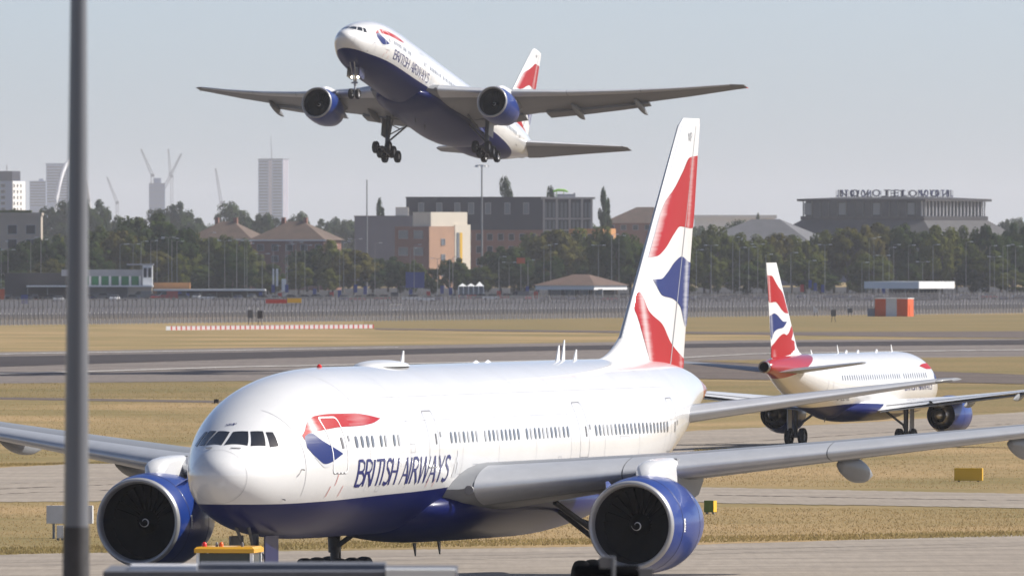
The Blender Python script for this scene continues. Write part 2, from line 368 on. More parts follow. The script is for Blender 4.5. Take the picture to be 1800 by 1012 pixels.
def make_engine(root, c, sc_, core_len=1.0, side=1, swirl=True, badge=False, blades=True):
    """turbofan: cowl > inlet lip, duct, fan blades, spinner, exhaust; c = centre of the inlet plane"""
    S = sc_; T = lambda pr: [(x * S, r * S) for x, r in pr]
    cowl = MB().lathe_x(T([(.10, 1.625), (.35, 1.69), (.8, 1.76), (1.5, 1.81), (2.2, 1.82), (3.0, 1.78), (3.8, 1.66), (4.6, 1.47), (5.05, 1.36), (5.0, 1.33), (4.3, 1.40), (3.2, 1.5)]), c, 64).build('engine', 'engine_blue', root, smooth=40)
    MB().lathe_x(T([(.30, 1.43), (.12, 1.455), (.03, 1.50), (0, 1.55), (.015, 1.585), (.06, 1.615), (.13, 1.637), (.19, 1.655)]), (c[0] - .006, c[1], c[2]), 64).build('inlet_lip', 'lip_metal', cowl, smooth='all')
    MB().lathe_x(T([(.29, 1.432), (.6, 1.40), (1.0, 1.39), (1.55, 1.40)]), c, 48).build('inlet_duct', 'duct_grey', cowl, smooth='all')
    MB().lathe_x(T([(1.56, 1.41), (1.56, .0005)]), c, 48).build('fan_backing', 'fan_black', cowl)
    if blades:
        nb = 24; b = MB(); rows = []
        for i in range(6):
            r = (.42 + (1.375 - .42) * i / 5) * S; tw = R(28 + 34 * i / 5); ch = (.30 + .10 * i / 5) * S; lean = .06 * (i / 5) ** 2 * S
            rows.append([(math.cos(tw) * ch * q, math.sin(tw) * ch * q + lean, r) for q in (-.5, -.17, .17, .5)])
        me = b.grid(rows).mesh('fan_blade', 'blade_metal', smooth='all', fix=False)
        for k in range(nb):
            o = link('fan_blade', me, cowl, (c[0] + 1.32 * S, c[1], c[2])); o.rotation_euler = (2 * PI * k / nb, 0, 0)
    sp = [(.78, .001), (.82, .07), (.92, .17), (1.06, .28), (1.22, .38), (1.4, .45)]
    MB().lathe_x(T(sp), c, 32).build('spinner', 'spinner_black', cowl, smooth='all')
    if swirl:
        rows = []
        for i in range(40):
            a = i / 39 * 2 * PI * .98; r = .04 + .20 * (i / 39); wd = .006 + .013 * math.sin(PI * i / 39)
            rows.append([(c[0] + (np.interp(q, [p[1] for p in sp], [p[0] for p in sp]) - .012) * S, c[1] + q * S * math.cos(a), c[2] + q * S * math.sin(a)) for q in (r - wd, r + wd)])
        MB().grid(rows).build('spinner_swirl', 'mark_white', cowl, fix=False)
    L = core_len
    MB().lathe_x(T([(2.6, .9), (3.4, 1.05), (4.4, 1.02), (5.2, .88), (5.9 * L, .70), (5.85 * L, .66), (5.2, .6)]), c, 40).build('core_cowl', 'hot_metal', cowl, smooth=40)
    MB().lathe_x(T([(4.9, .5), (5.6, .48), (6.3 * L, .28), (6.8 * L, .03), (6.81 * L, .001)]), c, 32).build('exhaust_cone', 'hot_metal', cowl, smooth='all')
    MB().lathe_x(T([(3.3, 1.5), (3.3, .9)]), c, 40).build('fan_exit', 'fan_black', cowl)
    # strake on the inboard shoulder
    a = R(48); y = -side * math.cos(a); z = math.sin(a)
    s1 = MB()
    for x0, x1, h0 in ((.9, 2.0, .34),):
        A = [(c[0] + x0 * S, c[1] + y * 1.74 * S, c[2] + z * 1.74 * S), (c[0] + x1 * S, c[1] + y * 1.8 * S, c[2] + z * 1.8 * S), (c[0] + x1 * S, c[1] + y * (1.8 + h0) * S, c[2] + z * (1.8 + h0) * S), (c[0] + (x1 - .35) * S, c[1] + y * (1.79 + h0) * S, c[2] + z * (1.79 + h0) * S)]
        B = [(p[0], p[1] + z * .03, p[2] - y * .03) for p in A]
        s1.add(A + B, [(0, 1, 2, 3), (7, 6, 5, 4), (0, 4, 5, 1), (1, 5, 6, 2), (2, 6, 7, 3), (3, 7, 4, 0)])
    s1.build('strake', 'engine_blue', cowl)
    # panel seams
    for xs_, rr in ((.95, 1.785), (3.15, 1.772)):
        MB().lathe_x(T([(xs_ - .012, rr - .004), (xs_, rr + .006), (xs_ + .012, rr - .004)]), c, 64).build('cowl_seam', 'navy', cowl, smooth='all')
    if badge:
        def on(a_, x): return Vector((c[0] + x * S, c[1] - math.cos(a_) * 1.79 * S, c[2] + math.sin(a_) * 1.79 * S))
        rows = [[on(R(-8 + 16 * i / 6), 1.05 + .32 * j / 3) for j in range(4)] for i in range(7)]
        MB().grid(rows).build('maker_badge', 'mark_white', cowl, fix=False)
        for q in range(2):
            fn = lambda x, z, q=q: Vector((c[0] + x * S, c[1] - math.cos(R(z)) * 1.80 * S, c[2] + math.sin(R(z)) * 1.80 * S))
            # two stacked letters, turned on their side as on the cowl
            mb = MB()
            for pts, th in GLYPH['R'][1]:
                for p, p2 in zip(pts, pts[1:]):
                    g = lambda a_, b_: fn(1.10 + .22 * b_, -6.2 + 6.6 * q + 11 * a_)
                    mb.add([g(p[0] - .04, p[1]), g(p[0] + .04, p[1]), g(p2[0] + .04, p2[1]), g(p2[0] - .04, p2[1])], [(0, 1, 2, 3)])
            mb.build('badge_letter', 'lettering_navy', cowl, fix=False)
    return cowl

def pylon(root, c, S, wing_x, wing_z, side, front='white_paint', zk=1.0):
    cx, cy, cz = c; mb = MB(); rings = []
    for x, w_, zt, zb in ((1.5, .05, 1.78, 1.6), (1.9, .34, 2.12, 1.6), (2.6, .46, 2.30, 1.5), (3.6, .48, 2.38, 1.4), (4.6, .46, 2.42, 1.2)):
        x *= S; zt *= zk; zb = min(zb, zt - .1); rings.append([(cx + x, cy - w_ * S, cz + zb * S), (cx + x, cy - w_ * S, cz + zt * S * .95), (cx + x, cy - w_ * S * .6, cz + zt * S), (cx + x, cy + w_ * S * .6, cz + zt * S), (cx + x, cy + w_ * S, cz + zt * S * .95), (cx + x, cy + w_ * S, cz + zb * S)])
    mb.loft(rings); p = mb.build('pylon', front, root, smooth=50)
    rings = []
    for x, w_, zt, zb in ((4.6, .44, 2.40, .9), (6.2, .44, 2.35, .75), (7.8, .35, 2.0, 1.0), (9.4, .06, 1.85, 1.5)):
        x *= S; zt *= zk; rings.append([(cx + x, cy - w_ * S, cz + zb * S), (cx + x, cy - w_ * S, cz + zt * S), (cx + x, cy + w_ * S, cz + zt * S), (cx + x, cy + w_ * S, cz + zb * S)])
    MB().loft(rings).build('pylon_fairing', 'wing_grey', p, smooth=50)

def flap_fairing(wing, x, y, z, L=4.2, r=.36):
    rings = []
    for q in np.linspace(0, 1, 12):
        rr = r * (math.sin(PI * min(1, q * 1.02 + .02)) ** .6 if q < .98 else .02); dz = -.35 * q * L * .28
        rings.append([(x + q * L, y + rr * .62 * math.cos(2 * PI * k / 14), z + dz + rr * 1.15 * math.sin(2 * PI * k / 14)) for k in range(14)])
    MB().loft(rings).build('flap_track_fairing', 'wing_grey', wing, smooth='all')

def blade_antenna(parent, x, z, h=.55, ch=.42, y=0, sweep=.22, up=1):
    A = [(x, y - .03, z), (x + ch, y - .03, z), (x + ch * .6 + sweep, y - .015, z + up * h), (x + ch * .3 + sweep, y - .015, z + up * h)]
    B = [(p[0], 2 * y - p[1], p[2]) for p in A]
    MB().add(A + B, [(3, 2, 1, 0), (4, 5, 6, 7), (0, 1, 5, 4), (1, 2, 6, 5), (2, 3, 7, 6), (3, 0, 4, 7)]).build('antenna', 'white_paint' if up > 0 else 'gear_grey', parent)

WB = Hull([(1.15, 5.0), (1.3, 5.4), (1.9, 5.85), (2.65, 6.18), (3.3, 6.5), (4.2, 6.98), (5.2, 7.4), (6.5, 7.85), (8, 8.25), (10, 8.55), (12, 8.68), (14, 8.72), (44, 8.72), (50, 8.7), (56, 8.55), (59.5, 8.2), (62.6, 7.6)],
          [(1.15, 5.0), (1.3, 4.55), (1.9, 4.02), (2.65, 3.62), (3.5, 3.3), (4.5, 3.05), (6, 2.8), (8, 2.62), (10, 2.54), (12, 2.52), (42, 2.52), (46, 2.9), (50, 3.75), (54, 4.75), (58, 5.85), (61.4, 6.75), (62.6, 7.1)],
          [(1.15, 0), (1.3, .46), (1.9, 1.0), (2.65, 1.4), (3.5, 1.73), (4.5, 2.07), (5.5, 2.4), (6.74, 2.73), (8, 2.94), (9.5, 3.06), (11, 3.1), (44, 3.1), (48, 2.95), (52, 2.45), (54, 2.1), (56, 1.68), (58, 1.24), (60, .8), (62, .36), (62.6, .2)])

FIN_R1 = ([(55.08, 12.7), (55.83, 13.49), (57.38, 14.91), (58.74, 15.48), (59.9, 16.14), (60.86, 16.7), (61.98, 16.78)], [(55.08, 12.69), (56.23, 12.74), (57.38, 13.04), (58.54, 13.59), (59.5, 13.93), (61.02, 13.86), (61.28, 13.86), (61.98, 16.7)])
FIN_B = ([(55.68, 11.82), (56.78, 11.83), (57.74, 12.1), (58.74, 12.51), (59.7, 12.72), (60.66, 12.52), (60.94, 12.48)], [(55.68, 11.8), (57.02, 11.17), (58.38, 11.05), (59.5, 10.73), (60.3, 9.92), (60.36, 9.92), (60.94, 12.4)])
FIN_R2 = ([(53.08, 10.7), (53.68, 11.34), (55.08, 10.58), (57.0, 10.01), (58.14, 9.3), (59.94, 8.65), (60.03, 8.62)], [(53.08, 10.65), (54.13, 9.76), (55.08, 8.77), (55.44, 8.4), (59.9, 8.05), (60.03, 8.5)])
def bell(x, c, w_): return math.exp(-((x - c) / w_) ** 2)
def fin_fade(kind):
    if kind == 'r1': return lambda x, z: .7 * max(0, 1 - (x - (54.6 + (z - 12.3) * .93)) / 1.1) + .3 * bell(x, 61.3 - (16.7 - z) * .25, .2)
    if kind == 'b': return lambda x, z: .45 * bell(x, 60.45 - (12.4 - z) * .14, .25) + .5 * max(0, 1 - (x - 55.7) / .6)
    return lambda x, z: .55 * bell(x, 54.35 + (10.7 - z) * .42, .36) + .25 * bell(x, 59.6, .2)

def wide_body(name, label, flying=False):
    root = empty(name); tag(root, label, 'airliner')
    fus = WB.mesh(1.15, 62.6, 130, 96).build('fuselage', 'wide_body_paint', root, smooth='all')
    P = lambda x, z: WB.side(x, z, -1)
    P2 = lambda x, z: WB.side(x, z, -1, .02)
    # livery swoosh, lettering, crest
    ribbon('livery_ribbon', [(5.3, 6.36), (5.58, 6.52), (5.84, 6.72), (6.18, 6.9), (6.62, 7.03), (7.62, 7.1), (9.35, 7.1), (10.59, 7.02), (11.81, 6.89)],
           [(5.3, 6.2), (5.45, 6.34), (5.85, 6.45), (6.84, 6.56), (7.85, 6.63), (9.28, 6.65), (10.79, 6.73), (11.81, 6.88)], P, 'livery_red_print', fus, 40, 8,
           lambda x, z: .95 * bell(x, 6.12 + (z - 6.7) * .3, .19) + .12 * bell(x, 9.6, .8))
    ribbon('livery_ribbon', [(5.27, 5.95), (5.3, 6.18), (5.43, 6.33), (5.85, 6.43), (6.21, 6.18), (7.3, 5.73), (7.42, 5.68)],
           [(5.27, 5.92), (5.54, 5.64), (6.16, 5.33), (7.42, 5.67)], P, 'livery_blue_print', fus, 30, 6, lambda x, z: .25 * bell(z - x * .1, 5.72, .15))
    ribbon('livery_shadow', [(5.55, 5.60), (6.16, 5.30), (7.42, 5.645)], [(5.55, 5.56), (6.16, 5.2), (7.42, 5.63)], P, 'crest_grey', fus, 20, 2)
    lettering('airline_name', 'BRITISH AIRWAYS', 8.78, 19.45, 4.47, 5.43, P, 'lettering_navy', fus)
    mb = MB()
    for (a, b, c_, d) in ((19.95, 20.5, 4.6, 4.75), (20.0, 20.2, 4.75, 5.1), (20.3, 20.55, 4.75, 5.15), (20.1, 20.45, 5.15, 5.35), (20.22, 20.34, 5.35, 5.6)):
        mb.grid([[P(a + (b - a) * i / 2, c_ + (d - c_) * j / 2) for j in range(3)] for i in range(3)])
    mb.build('crest', 'crest_grey', fus, fix=False)
    # doors: seam outline, sill, small window
    for dx0, dx1, z0, z1, hatch in ((6.68, 7.82, 4.97, 7.0, 'seam_light'), (16.85, 18.05, 5.0, 7.1, 'seam_grey'), (35.75, 36.92, 5.05, 7.18, 'seam_grey'), (48.5, 49.6, 5.08, 7.2, 'seam_grey')):
        cr = .16; path = []
        for cx, cz, a0 in ((dx1 - cr, z1 - cr, 0), (dx0 + cr, z1 - cr, 90), (dx0 + cr, z0 + cr, 180), (dx1 - cr, z0 + cr, 270)):
            for q in range(5): a = R(a0 + 90 * q / 4); path.append((cx + cr * math.cos(a), cz + cr * math.sin(a)))
        dense = []
        for a, b in zip(path, path[1:] + path[:1]):
            n = max(1, int(math.hypot(b[0] - a[0], b[1] - a[1]) / .25)); dense += [(a[0] + (b[0] - a[0]) * j / n, a[1] + (b[1] - a[1]) * j / n) for j in range(n)]
        cx, cz = (dx0 + dx1) / 2, (z0 + z1) / 2; wd = .05 if hatch == 'seam_light' else .03
        rows = [[P2(x, z), P2(x + (cx - x) * wd / .6, z + (cz - z) * wd / 1.0)] for x, z in dense + dense[:1]]
        d = MB().grid(rows).build('door', hatch, fus, fix=False)
        MB().grid([[P2(dx0 + .08 + (dx1 - dx0 - .16) * i / 4, z0 - .005 + .05 * j) for j in range(2)] for i in range(5)]).build('door_sill', 'seam_dark', fus, fix=False)
        if hatch != 'seam_light': MB().grid([[P2(dx0 + .1 + (dx1 - dx0 - .2) * i / 4, z1 - .03 + .035 * j) for j in range(2)] for i in range(5)]).build('door_header', 'seam_grey', fus, fix=False)
        wx = dx0 + (dx1 - dx0) * .72
        MB().grid([[P2(wx - .07 + .14 * i, 5.86 + .4 * j / 3) for j in range(4)] for i in range(2)]).build('door_window', 'seam_dark', fus, fix=False)
        MB().grid([[P2(dx1 + .18 + .13 * i, 6.12 + .2 * j) for j in range(2)] for i in range(2)]).build('door_placard', 'seam_grey', fus, fix=False)
    for x, z, l in ((7.0, 4.55, .4), (6.6, 4.05 + .1, .38), (7.55, 4.15, .38), (17.1, 4.3, .3), (17.9, 4.3, .3)):
        MB().grid([[P2(x + .035 * i + .1 * j / 3, z + l * j / 3) for j in range(4)] for i in range(2)]).build('placard_stripe', 'placard_red', fus, fix=False)
    for x in (5.0, 9.9, 14.6, 20.9, 25.4, 30.1, 34.6, 39.0, 43.6, 47.6, 51.4):
        MB().grid([[WB.pt(x + .022 * j, -.25 - 1.75 * i / 24, .010) for j in range(2)] for i in range(25)]).build('panel_seam', 'panel_line', fus, fix=False)
    for z, xa, xb in ((7.62, 9, 50), (6.75, 13.5, 35), (4.72, 20.5, 47)):
        MB().grid([[WB.side(xa + (xb - xa) * i / 40, z + .016 * j, -1, .010) for j in range(2)] for i in range(41)]).build('panel_seam', 'panel_line', fus, fix=False)
    for x, z, w_, h_ in ((14.6, 5.6, .5, .3), (11.2, 4.25, .35, .2), (22.3, 4.8, .5, .25), (41.0, 4.9, 1.2, .9), (33.0, 4.75, .4, .4)):
        for (a, b_, c_, d) in ((x, x + w_, z, z + .025), (x, x + w_, z + h_, z + h_ + .025), (x, x + .03, z, z + h_), (x + w_, x + w_ + .03, z, z + h_)):
            MB().grid([[WB.side(a + (b_ - a) * i, c_ + (d - c_) * j, -1, .012) for j in range(2)] for i in range(2)]).build('hatch_seam', 'panel_line', fus, fix=False)
    # cabin windows, one mesh shared along the constant section
    def win(x): # oval
        rows = []
        for i in range(7):
            t = PI * i / 6; z = 6.08 + .21 * math.cos(t); hw_ = .115 * max(.25, math.sin(t)) ** .6
            rows.append([P2(x - hw_, z), P2(x + hw_, z)])
        return rows
    wm = None
    xs = [8.67, 9.2, 9.73, 10.25, 11.19, 11.71, 12.72, 13.26] + [19.56 + .523 * i for i in range(7)] + [23.76 + .516 * i for i in range(9)] + [28.97 + .525 * i for i in range(11)] + [37.9 + .523 * i for i in range(20)]
    for x in xs:
        if 11 < x < 43.5:
            if wm is None:
                wm = MB().grid([[(p[0] - 20, p[1], p[2]) for p in r] for r in win(20)]).mesh('window', 'cabin_window', fix=False); wm2 = wm.copy(); wm2.materials[0] = M('window_blind')
            o = link('window', wm if random.random() > .22 else wm2, fus, (x, 0, 0))
        else: MB().grid(win(x)).build('window', 'cabin_window', fus, fix=False)
    # cockpit
    panes = [[(2.33, .035), (3.3, .035), (3.5, .33), (2.77, .57)], [(2.85, .63), (3.54, .37), (3.85, .57), (3.38, .84)], [(3.5, .92), (3.9, .62), (4.13, .71), (3.9, 1.0)]]
    for s in (-1, 1):
        for q in panes:
            rows = []
            for i in range(7):
                u = i / 6; a = [q[0][k] + (q[3][k] - q[0][k]) * u for k in (0, 1)]; b = [q[1][k] + (q[2][k] - q[1][k]) * u for k in (0, 1)]
                rows.append([WB.pt(a[0] + (b[0] - a[0]) * j / 6, s * (a[1] + (b[1] - a[1]) * j / 6), .015) for j in range(7)])
            MB().grid(rows).build('cockpit_window', 'cockpit_glass', fus, smooth='all', fix=False)
        rows = [[WB.pt(2.2 + .12 * i / 3, s * (.22 + .06 * i), .03 + .01 * j) for j in range(2)] for i in range(4)]
        MB().tube([WB.pt(2.18, s * .3, .03), WB.pt(2.4, s * .52, .04)], .018, 6).build('wiper', 'seam_dark', fus)
    lettering('registration', 'MMP', 0, .42, 0, .16, lambda a, b: WB.pt(3.72 + b * .9, .2 - a * .52, .015), 'lettering_navy', fus)
    # radome ring and lightning strips
    MB().grid([[WB.pt(1.95 + .010 * j, 2 * PI * i / 64, .012) for j in range(2)] for i in range(65)]).build('radome_seam', 'seam_grey', fus, fix=False)
    for th in (-.5, -1.5, -2.15, .6, 1.6):
        MB().grid([[WB.pt(1.35 + .55 * i / 8, th + .012 * j / (1 + i * .3), .016) for j in range(2)] for i in range(9)]).build('lightning_strip', 'seam_light', fus, fix=False)
    for x, z in ((4.75, 5.15), (4.05, 4.1)): MB().tube([P(x, z), P2(x, z) + Vector((-.03, -.10, 0)), P2(x, z) + Vector((-.14, -.13, -.02))], .022, 6).build('pitot_probe', 'seam_dark', fus)
    # crown fittings
    rings = []
    for q in np.linspace(0, 1, 11):
        r = max(.02, math.sin(PI * q) ** .5); rings.append([(18.4 + 4.6 * q, .85 * r * math.cos(PI * k / 12), 8.68 + .24 * r * math.sin(PI * k / 12)) for k in range(13)])
    MB().loft(rings, closed=False).build('satcom_hump', 'white_paint', fus, smooth=50)
    for x, hh in ((22.9, .55), (42.6, .6), (43.3, .8), (44.9, .42)): blade_antenna(fus, x, 8.69, hh)
    MB().lathe_y([(-.0, .001)], (0, 0, 0)) if False else None
    MB().tube([(13.3, 0, 8.66), (13.3, 0, 8.78), (13.3, 0, 8.83)], [.10, .09, .03], 10).build('anti_collision_beacon', 'beacon_red', fus)
    for x in (31.8, 33.3): MB().tube([(x, 0, 8.68), (x + .5, 0, 8.74), (x + 1.0, 0, 8.68)], [.02, .07, .02], 8).build('crown_fairing', 'white_paint', fus)
    for x in (24.5, 27.5): blade_antenna(fus, x, 2.3 if x < 20 else 2.05, .5, .3, 0, .15, -1)
    # belly fairing
    bf = Hull([(18.6, 3.9), (20.5, 4.5), (23, 4.9), (34, 4.9), (38, 4.5), (41.5, 3.6)], [(18.6, 2.9), (20.5, 2.35), (23, 2.1), (34, 2.05), (38, 2.3), (41.5, 2.95)], [(18.6, 1.5), (20.5, 3.0), (23, 3.5), (34, 3.55), (38, 3.2), (41.5, 1.5)])
    bf.mesh(18.6, 41.5, 40, 48).build('belly_fairing', 'wide_body_paint', root, smooth='all')
    # wings
    flex = 2.35 if flying else .35
    zf = lambda y: 4.15 + .1 * (y - 3.1) + flex * ((y - 3.1) / 27.3) ** 2
    secs = []
    for y, xl, xt, t, tw in ((0.5, 18.5, 33.5, .135, 2), (3.1, 20.3, 33.8, .135, 2), (6.5, 22.7, 34.0, .125, 1.2), (10, 25.13, 34.35, .115, .6), (15, 28.63, 36.1, .105, 0), (20, 32.13, 37.85, .10, -.5), (25, 35.63, 39.6, .095, -1), (29.4, 38.7, 41.15, .09, -1.5), (30.4, 39.9, 41.6, .08, -1.5)):
        secs.append((y, xl, xt - xl, zf(max(y, 3.1)), t, tw))
    for s in (-1, 1):
        wg = surface(secs, s).build('wing', 'wing_grey', root, smooth=50)
        for a, b in ((3.6, 8.3), (8.34, 14.9), (14.94, 21.4), (21.44, 29.3)):
            ys = np.linspace(a, b, 5); nose_strip([interp_sec(secs, y) for y in ys], s).build('slat', 'slat_metal', wg, smooth='all', fix=False)
        for y in (14.4, 20.2, 6.6):
            sl = interp_sec(secs, y); flap_fairing(wg, sl[1] + sl[2] * .48, s * y, sl[3] - sl[2] * .055, 4.9 if y > 8 else 4.2, .42 if y < 18 else .36)
        if flying:
            for a, b, fr in ((3.6, 8.9, .18), (11.2, 21.0, .20)):
                rg = []
                for y in np.linspace(a, b, 4):
                    sl = interp_sec(secs, y); x0 = sl[1] + sl[2] * (1 - fr * .75); z0 = sl[3] - sl[2] * .035; c = sl[2] * fr; dd = R(9)
                    rg.append([(x0, s * y, z0 + .1), (x0 + c * .4, s * y, z0 + .12 - c * .4 * math.tan(dd)), (x0 + c * math.cos(dd), s * y, z0 - c * math.sin(dd)), (x0 + c * .4, s * y, z0 - .12 - c * .4 * math.tan(dd)), (x0, s * y, z0 - .14)])
                MB().loft(rg).build('flap', 'wing_grey', wg)
        MB().tube([(41.0, s * 30.35, zf(30.4) - .02), (41.5, s * 30.42, zf(30.4) - .01)], [.06, .03], 8).build('tip_light', 'beacon_red' if s < 0 else 'mark_white', wg)
        # landing light at the root
        MB().lathe_x([(0, .001), (0, .17), (.04, .19)], (20.42, s * 3.48, 4.12), 16).build('root_light', 'seam_dark', wg)
        ec = (20.7, s * 9.61, 2.85)
        make_engine(root, ec, 1.0, 1.0, s, True, badge=not flying)
        pylon(root, ec, 1.0, 25, 4.9, s)
        # tailplane
        hs = [(.3, 52.1, 8.2, 6.35, .10, 0), (1.6, 52.9, 7.4, 6.38, .10, 0), (5.5, 56.4, 5.0, 6.98, .10, 0), (10.3, 60.7, 2.3, 7.72, .09, 0), (10.76, 61.5, 1.6, 7.79, .08, 0)]
        tp = surface(hs, s, n=10).build('tailplane', 'wing_grey', root, smooth=50)
        nose_strip([interp_sec(hs, y) for y in np.linspace(2.0, 10.3, 5)], s, .14).build('leading_edge', 'slat_metal', tp, smooth='all', fix=False)
    # fin
    LE = lambda z: 50.91 + (z - 9.02) * (59.58 - 50.91) / (18.27 - 9.02); TE = lambda z: 59.9 + (z - 8.0) * (62.42 - 59.9) / 10.3
    zs = [7.6, 9.0, 11, 13.5, 16, 17.95, 18.28]; fs = []
    for z in zs:
        l, t = LE(z), TE(z)
        if z < 8: l -= .6
        if z > 18.1: l += .35; t -= .1
        fs.append((z, l, t - l, 0, .085, 0))
    fin = surface(fs, 1, True, 18).build('fin', 'white_paint', root, smooth=50)
    rr = []
    for q in np.linspace(0, 1, 8):
        x = 47.6 + 4.2 * q; hgt = .06 + 1.05 * q ** 2.2; wd = .05 + .40 * q
        rr.append([(x, wd * math.cos(PI * k / 8), 8.62 + hgt * math.sin(PI * k / 8)) for k in range(9)])
    MB().loft(rr, closed=False).build('fin_fillet', 'white_paint', fin, smooth='all')
    def finy(x, z, s, off=.014):
        l, t = LE(z), TE(z); c = t - l; q = min(max((x - l) / c, 0), 1)
        return Vector((x, s * (5 * .085 * c * (.2969 * math.sqrt(q) - .126 * q - .3516 * q * q + .2843 * q**3 - .1015 * q**4) + off), z))
    def skin(pts):
        out = []
        for x, z in pts:
            q = x
            for _ in range(30): q = q + .5 * (x - 3.2 * abs(finy(q, z, 1, 0).y) - q)
            out.append((max(q, LE(z) + .12), z))
        return [p for i, p in enumerate(out) if all(p[0] > o_[0] + 1e-4 for o_ in out[:i])]
    for s in (-1, 1):
        for (tp_, bt), k, mt in ((FIN_R1, 'r1', 'livery_red_print'), (FIN_B, 'b', 'livery_blue_print'), (FIN_R2, 'r2', 'livery_red_print')):
            ribbon('fin_ribbon', skin(tp_), skin(bt), lambda x, z: finy(x, z, s), mt, fin, 44, 14, lambda x, z, k=k: fin_fade(k)(x + 3.2 * abs(finy(x, z, 1, 0).y), z))
        MB().grid([[finy(TE(z) - .022 * (TE(z) - LE(z)) * j * 12, z, s, .016) for j in (1, 1.06)] for z in np.linspace(8.4, 18, 20)]).build('rudder_seam', 'seam_grey', fin, fix=False)
        lettering('fin_letters', 'MP', 60.2, 60.85, 17.35, 17.7, lambda x, z: finy(x, z, s, .02), 'seam_grey', fin, mirror=(s > 0))
        rows = [[finy(LE(z) + .03 + j * .1, z, s, .012) for j in range(3)] for z in np.linspace(9.2, 18.0, 14)]
        MB().grid(rows).build('fin_leading_edge', 'slat_metal', fin, fix=False)
    # APU exhaust
    MB().lathe_x([(0, .22), (.25, .2), (.24, .17), (0, .12)], (62.42, 0, 7.35), 20).build('exhaust_pipe', 'hot_metal', root, smooth=40)
    # landing gear
    drop = -.45 if flying else 0
    ng = MB(); nx = 5.9; zt = 3.2
    ng.tube([(nx, 0, zt), (nx, 0, 1.4 + drop)], .15, 14).tube([(nx, 0, 1.5 + drop), (nx, 0, .5 + drop)], .095, 12)
    ng.tube([(nx - 1.5, -.25, zt), (nx, -.1, 1.6 + drop)], .06, 8).tube([(nx - 1.5, .25, zt), (nx, .1, 1.6 + drop)], .06, 8)
    ng.tube([(nx, -.45, .53 + drop), (nx, .45, .53 + drop)], .08, 10).box((nx - .16, 0, 1.65 + drop), (.12, .7, .16)).box((nx + .14, 0, .95 + drop), (.05, .12, .7))
    g = ng.build('nose_gear', 'gear_light' if flying else 'gear_grey', root, smooth=40)
    wmesh = wheel_mesh(.53, .42)
    for s in (-1, 1):
        link('wheel', wmesh, g, (nx, s * .36, .53 + drop))
        MB().box((nx - .1, s * .66, 2.22), (1.5, .05, 1.05)).build('gear_door', 'gear_grey' if s > 0 else 'navy', g)
        MB().lathe_x([(-.06, .001), (-.05, .12), (0, .14), (.12, .05)], (nx - .25, s * .33, 2.0 + drop * .5), 16).build('taxi_lamp', 'landing_lamp' if flying else 'mark_white', g, smooth='all')
    mwheel = wheel_mesh(.64, .52)
    for s in (-1, 1):
        y = s * 5.49; x = 31.8; zb = .66 + drop; tilt = R(6) if flying else 0
        mg = MB(); mg.tube([(x - .3, y, 4.2), (x, y, 1.5 + drop)], [.26, .24], 16).tube([(x, y, 1.7 + drop), (x, y, zb)], .17, 14)
        mg.tube([(x - .1, y - s * .1, 1.7 + drop), (x + .1, s * 3.3, 3.2)], .1, 10).tube([(x, y - s * .1, 2.0 + drop), (x - 2.6, s * 4.1, 3.5)], .11, 10).tube([(x - .05, y, 2.4 + drop), (x + .2, s * 3.9, 2.9)], .07, 8).tube([(x - 1.3, s * 4.7, 2.8), (x + .1, s * 4.3, 2.7)], .06, 8)
        mg.box((x + .3, y, 1.35 + drop), (.08, .3, .9))
        bx = 1.48; mg.tube([(x - bx * 1.05, y, zb + bx * math.sin(tilt)), (x + bx * 1.05, y, zb - bx * math.sin(tilt))], .17, 12)
        for a in (-1, 0, 1): mg.tube([(x + a * bx, y - .75, zb - a * bx * math.sin(tilt)), (x + a * bx, y + .75, zb - a * bx * math.sin(tilt))], .1, 10)
        g = mg.build('main_gear', 'gear_grey', root, smooth=40)
        for a in (-1, 0, 1):
            for b in (-1, 1): link('wheel', mwheel, g, (x + a * bx, y + b * .70, zb - a * bx * math.sin(tilt)))
        MB().box((x - .2, y + s * .42, 3.0 + drop * .6), (1.5, .06, 1.9)).build('gear_door', 'wing_grey' if flying else 'gear_light', g)
    return root

# the taxiing wide-body
yaw = R(17.3477)
jet = wide_body('wide_body_airliner', 'large white twin-engine airliner with navy belly taxiing towards the viewer in the foreground')
jet.location = (-11.0018, 428.3607, 0); jet.rotation_euler = (0, 0, PI / 2 - yaw)
# the departing one
fly = wide_body('wide_body_airliner', 'white and navy twin-engine airliner climbing in the sky with wheels still down', True)
yw, pt, rl = R(18.978), R(13.06), R(.037)
aft = Vector((math.sin(yw), math.cos(yw), 0)); port = Vector((math.cos(yw), -math.sin(yw), 0)); up = Vector((0, 0, 1))
a2 = aft * math.cos(pt) - up * math.sin(pt); u2 = up * math.cos(pt) + aft * math.sin(pt); p2 = port * math.cos(rl) + u2 * math.sin(rl); u3 = u2 * math.cos(rl) - port * math.sin(rl)
mw = Matrix.Identity(4)
for i in range(3): mw[i][0] = a2[i]; mw[i][1] = -p2[i]; mw[i][2] = u3[i]
mw.translation = (-17.964, 1228.727, 30.006); fly.matrix_world = mw

